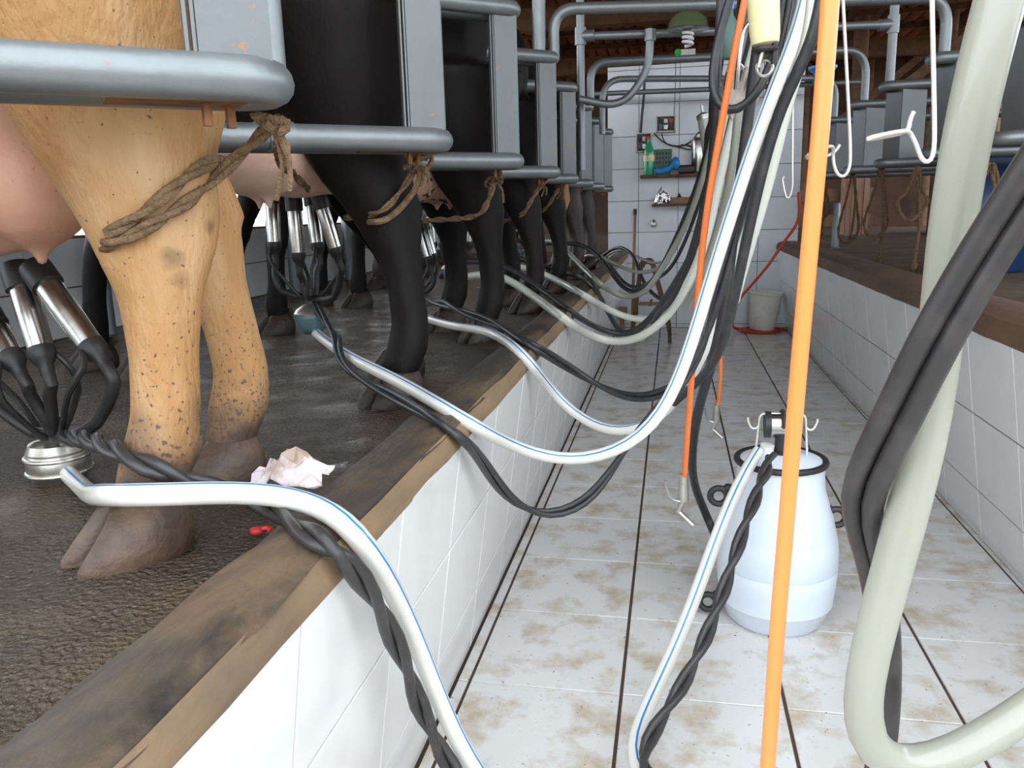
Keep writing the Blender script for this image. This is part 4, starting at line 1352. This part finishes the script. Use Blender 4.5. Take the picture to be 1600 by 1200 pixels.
mk('ball', G().lathe(b_ - Y3 * .09 - Z3 * .035, [(.002, 0), (.022, .008), (.028, .03), (.018, .055), (.006, .07)], 14), 'steel_dull', parent=rt)
# stick, stool, cups
a, b_ = Vector((P(988, 450, 6.9).x, 6.9, .0)), P(992, 336, 7.12)
rt = empty('broom_stick', a, 'brown wooden stick leaning against the tiled end wall', 'stick')
mk('shaft', G().cyl(a, b_, .013), 'wood_light', parent=rt)
mk('black_tip', G().cyl(b_, b_ + (b_ - a).normalized() * .05, .016), 'black_rubber', parent=rt)
rt = empty('folding_stool', Vector((P(1020, 500, 6.5).x, 6.5, 0)), 'brown metal folding stool frame standing in the pit before the end wall', 'stool')
x0, x1_ = P(990, 460, 6.5).x, P(1052, 460, 6.5).x
for yy, sl in ((6.35, .22), (6.7, .22)):
    mk('leg', G().tube(bend([(x0 + .05, yy, .62), (x0 + .14, yy, .64), (x1_ - .03, yy, .12), (x1_ - .02, yy, .0)], .08), .013, 8, smooth=False), 'wood', parent=rt)
    mk('leg', G().tube(bend([(x0 + .06, yy, .62), (x0 + .02, yy, .3), (x0, yy, 0)], .05), .013, 8, smooth=False), 'wood', parent=rt)
for zz, xx in ((.30, (x0 + x1_) / 2), (.60, x0 + .1)):
    mk('crossbar', G().cyl((xx - .02, 6.35, zz), (xx - .02, 6.7, zz), .011), 'wood', parent=rt)
mk('seat_slat', G().bevbox(((x0 + x1_) / 2 - .02, 6.45, .30), (.18, .10, .02), .003), 'wood_light', parent=rt, smooth=False)
b_ = Vector((P(975, 505, 5.6).x, 5.6, 0))
b_ = Pz(972, 520, 0)
rt = empty('brown_cup', b_, 'brown glazed dip cup with narrow foot on the pit floor', 'cup')
mk('cup', G().lathe(b_, [(.002, 0), (.03, 0), (.03, .01), (.018, .03), (.018, .10), (.034, .13), (.042, .15), (.044, .22), (.04, .22), (.036, .16), (.002, .15)], 18), 'wood_light', parent=rt)
b_ = Pz(1000, 532, 0)
rt = empty('milk_jug', b_, 'small whitish plastic bottle beside the brown cup', 'bottle')
mk('body', G().lathe(b_, [(.002, 0), (.055, 0), (.06, .015), (.06, .11), (.045, .15), (.02, .17), (.02, .19)], 20), 'milk_hose_plain', parent=rt)
mk('cap', G().lathe(b_ + Z3 * .188, [(.023, 0), (.023, .02), (.002, .022)], 14), 'tag_white', parent=rt)
# white pail with coil of hose
b_ = Pz(1187, 505, 0)
b_.y = 6.96
b_.x -= .035
rt = empty('white_pail', b_ + Vector((0, 0, .0225)), 'dirty white plastic pail standing on coiled orange hose', 'pail')
q = b_ + Z3 * .0225
ax = (Vector((.995, 0, -.09)), Y3, Vector((.09, 0, .995)))
mk('shell', G().lathe(q, [(.002, 0), (.10, 0), (.105, .01), (.128, .29), (.136, .295), (.136, .315), (.130, .315), (.126, .30), (.10, .012), (.002, .012)], 28, ax), 'white_plastic', parent=rt)
mk('rim_band', G().torus(q + ax[2] * .285, .131, .006, (ax[0], ax[1], ax[2]), 28, 6), 'white_plastic', parent=rt)
pts = []
for k in range(70):
    a = k * .33
    rr = .185 - .0018 * k
    pts.append(b_ + Vector((rr * math.cos(a) * 1.05, rr * math.sin(a) * .9, .0125 + .0012 * math.sin(k * 1.7))))
pts2 = [P(1248, 300, 6.6), P(1247, 345, 6.6), P(1225, 378, 6.6), P(1200, 415, 6.6), P(1170, 450, 6.65), P(1150, 475, 6.65), P(1144, 497, 6.6)]
hose('orange_hose', pts2 + [b_ + Vector((-.21, .06, .02))] + [v for v in reversed(pts)], .011, 'red_hose', 'red-orange hose coiled on the floor under the white pail', group='orange hoses', n=8, free=True)
# lamp
lp = P(1075, 40, 4.6)
rt = empty('pendant_lamp', lp, 'dark green glass dome lamp with white spiral bulb under the roof', 'lamp')
mk('dome', G().lathe(lp, [(.105, -.02), (.11, -.018), (.095, .03), (.06, .065), (.025, .08), (.022, .11), (.002, .115), (.018, .078), (.055, .06), (.09, .025)], 28), 'dome_glass', parent=rt)
mk('cord', G().cyl(lp + Z3 * .10, Vector((lp.x, lp.y, RZ - .2)), .005, n=8), 'box_cream', parent=rt)
mk('socket', G().cyl(lp + Z3 * .07, lp - Z3 * .01, .02), 'tag_white', parent=rt)
mk('spiral_bulb', G().tube([lp + Vector((.024 * math.cos(k * .6), .024 * math.sin(k * .6), -.02 - .0022 * k)) for k in range(36)], .0085, 8), 'bulb', parent=rt)
tg = P(1062, 82, 5.1)
rt = empty('wall_tag', tg, 'green and white paper tag on the pipe under the lamp', 'tag')
mk('white_card', G().box(tg + Vector((.045, 0, 0)), (.09, .004, .032)), 'tag_white', parent=rt, smooth=False)
mk('green_disc', G().cyl(tg + Vector((-.01, -.003, 0)), tg + Vector((-.01, .003, 0)), .02), 'tag_green', parent=rt)
# blue winding on the right pipe
bp = P(1285, 116, 4.9)
rt = empty('blue_insulator', bp, 'bright blue ribbed plastic collar on a pipe above the pit', 'insulator')
mk('collar', G().lathe(bp - Z3 * .045, [(.02, 0), (.045, 0), (.05, .01), (.04, .015), (.05, .022), (.042, .03), (.054, .04), (.045, .05), (.06, .06), (.075, .072), (.075, .085), (.02, .09)], 20), 'blue_plastic', parent=rt)
# green bottle + blue cap hung in the bundle
gb = P(1138, 92, 2.6)
rt = empty('hanging_bottle', gb, 'green plastic bottle hanging behind the hose bundle', 'bottle')
mk('body', G().lathe(gb, [(.002, 0), (.02, 0), (.028, .012), (.028, .09), (.012, .12), (.01, .14)], 16), 'green_crate', parent=rt)
mk('cap', G().cyl(gb + Z3 * .135, gb + Z3 * .16, .013), 'blue_plastic', parent=rt)

# ------------------------------------------------------------------ litter on the left platform
crumple('paper_tissue', Pz(458, 748, .665), (.11, .07, .05), 'paper', 'crumpled pinkish paper tissue lying at the curb', 'tissue', 11, 9)
rb_ = Pz(400, 830, PZ + .01)
tag(mk('red_clip', G().ball(rb_, .008, 10, (1.3, 1, .8)).tube([rb_, rb_ + Vector((.012, .008, .002)), rb_ + Vector((.022, .004, 0))], .004, 6, .01), 'red_paint'), 'small bright red plastic clip at the curb edge', 'clip')

# ------------------------------------------------------------------ right background
bd = P(1540, 330, 4.50)
bd.z = .69
rt = empty('blue_drum', bd, 'dark blue plastic drum standing on the right platform', 'drum')
mk('body', G().lathe(bd, [(.002, 0), (.20, 0), (.215, .02), (.215, .22), (.225, .235), (.215, .25), (.215, .46), (.225, .475), (.215, .49), (.20, .62), (.18, .635), (.002, .635)], 28), 'dark_blue', parent=rt)
mk('bung', G().cyl(bd + Vector((.08, -.05, .635)), bd + Vector((.08, -.05, .655)), .03), 'black_rubber', parent=rt)
rp = P(1600, 150, 5.6)
tag(mk('red_board', G().bevbox((rp.x + .16, 5.6, 1.6), (.36, .03, 1.83), .006), 'red_paint', smooth=False), 'tall red painted board standing at the right of the empty side', 'board')
# low brown wall on the right with boards and gaps
lw = tag(mk('wall_feed', G().box((3.35, 5.6, 1.0), (.14, 9.0, .62)), 'brown_wall', smooth=False), kind='structure')
for i in range(5):
    px = 1318 + i * 9
    p_ = P(px, 300, 9.2)
    mk_ = mk('board', G().bevbox((p_.x, 9.2 + .01 * (i % 2), 1.25), (.048 + .005 * (i % 3), .03, 1.1 + .1 * (i % 2)), .003), 'wood_pink', smooth=False)
    tag(mk_, ['first', 'second', 'third', 'fourth', 'fifth'][i] + ' upright pink gate board counted from the tiled end wall', 'board', 'pink gate boards')
for i, zz in enumerate((.85, 1.12)):
    p_ = P(1290, 300, 9.25)
    tag(mk('rail_board', G().bevbox((p_.x + .12, 9.27, zz), (.75, .03, .13), .004), 'wood_light', smooth=False), ['lower', 'upper'][i] + ' brown crosswise board behind the pink gate boards', 'board', 'gate rails')
bpst = P(1306, 400, 6.0)
q = Pz(1304, 388, .69)
tag(mk('blue_post', G().lathe((q.x, q.y, .67), [(.045, 0), (.045, .02), (.03, .03), (.026, .36), (.02, .37)], 16), 'galvanized'), 'short bluish pipe post standing on the right platform', 'post')
for i, x in enumerate((1.9, 2.75, 3.6)):
    tag(mk('roof_post', G().cyl((x, 9.5, .6), (x, 9.5, RZ - .05), .075).box((x, 9.5, RZ - .1), (.25, .2, .08)), 'wood'), ['round timber roof post right beside the pink gate boards', 'round timber roof post between two others past the gate boards', 'round timber roof post farthest from the pink gate boards'][i], 'post', 'timber roof posts')

# worn dark patches in the tan coat at the hocks
def coat_spot(m, c, r, col):
    nt = m.node_tree
    N, L = nt.nodes, nt.links
    b = N['Principled BSDF']
    src = b.inputs['Base Color'].links[0].from_socket
    geo = N.new('ShaderNodeNewGeometry')
    ns = N.new('ShaderNodeTexNoise')
    ns.inputs['Scale'].default_value = 40
    L.new(geo.outputs['Position'], ns.inputs['Vector'])
    d = N.new('ShaderNodeVectorMath')
    d.operation = 'DISTANCE'
    L.new(geo.outputs['Position'], d.inputs[0])
    d.inputs[1].default_value = c
    ma = N.new('ShaderNodeMath')
    ma.operation = 'MULTIPLY_ADD'
    L.new(ns.outputs['Fac'], ma.inputs[0])
    ma.inputs[1].default_value = r * .9
    L.new(d.outputs['Value'], ma.inputs[2])
    mr = N.new('ShaderNodeMapRange')
    mr.inputs['From Min'].default_value, mr.inputs['From Max'].default_value = r * 1.5, r * .7
    L.new(ma.outputs[0], mr.inputs['Value'])
    mx = N.new('ShaderNodeMix')
    mx.data_type = 'RGBA'
    L.new(mr.outputs[0], mx.inputs['Factor'])
    L.new(src, mx.inputs['A'])
    mx.inputs['B'].default_value = (*col, 1)
    L.new(mx.outputs['Result'], b.inputs['Base Color'])


for px, py, r_, c_ in ((335, 355, .016, (.13, .055, .02)), (272, 405, .022, (.12, .065, .04)), (288, 440, .020, (.17, .09, .05))):
    coat_spot(MATS['tan_fur'], surf(px, py, cow1, 0, 1.2), r_, c_)
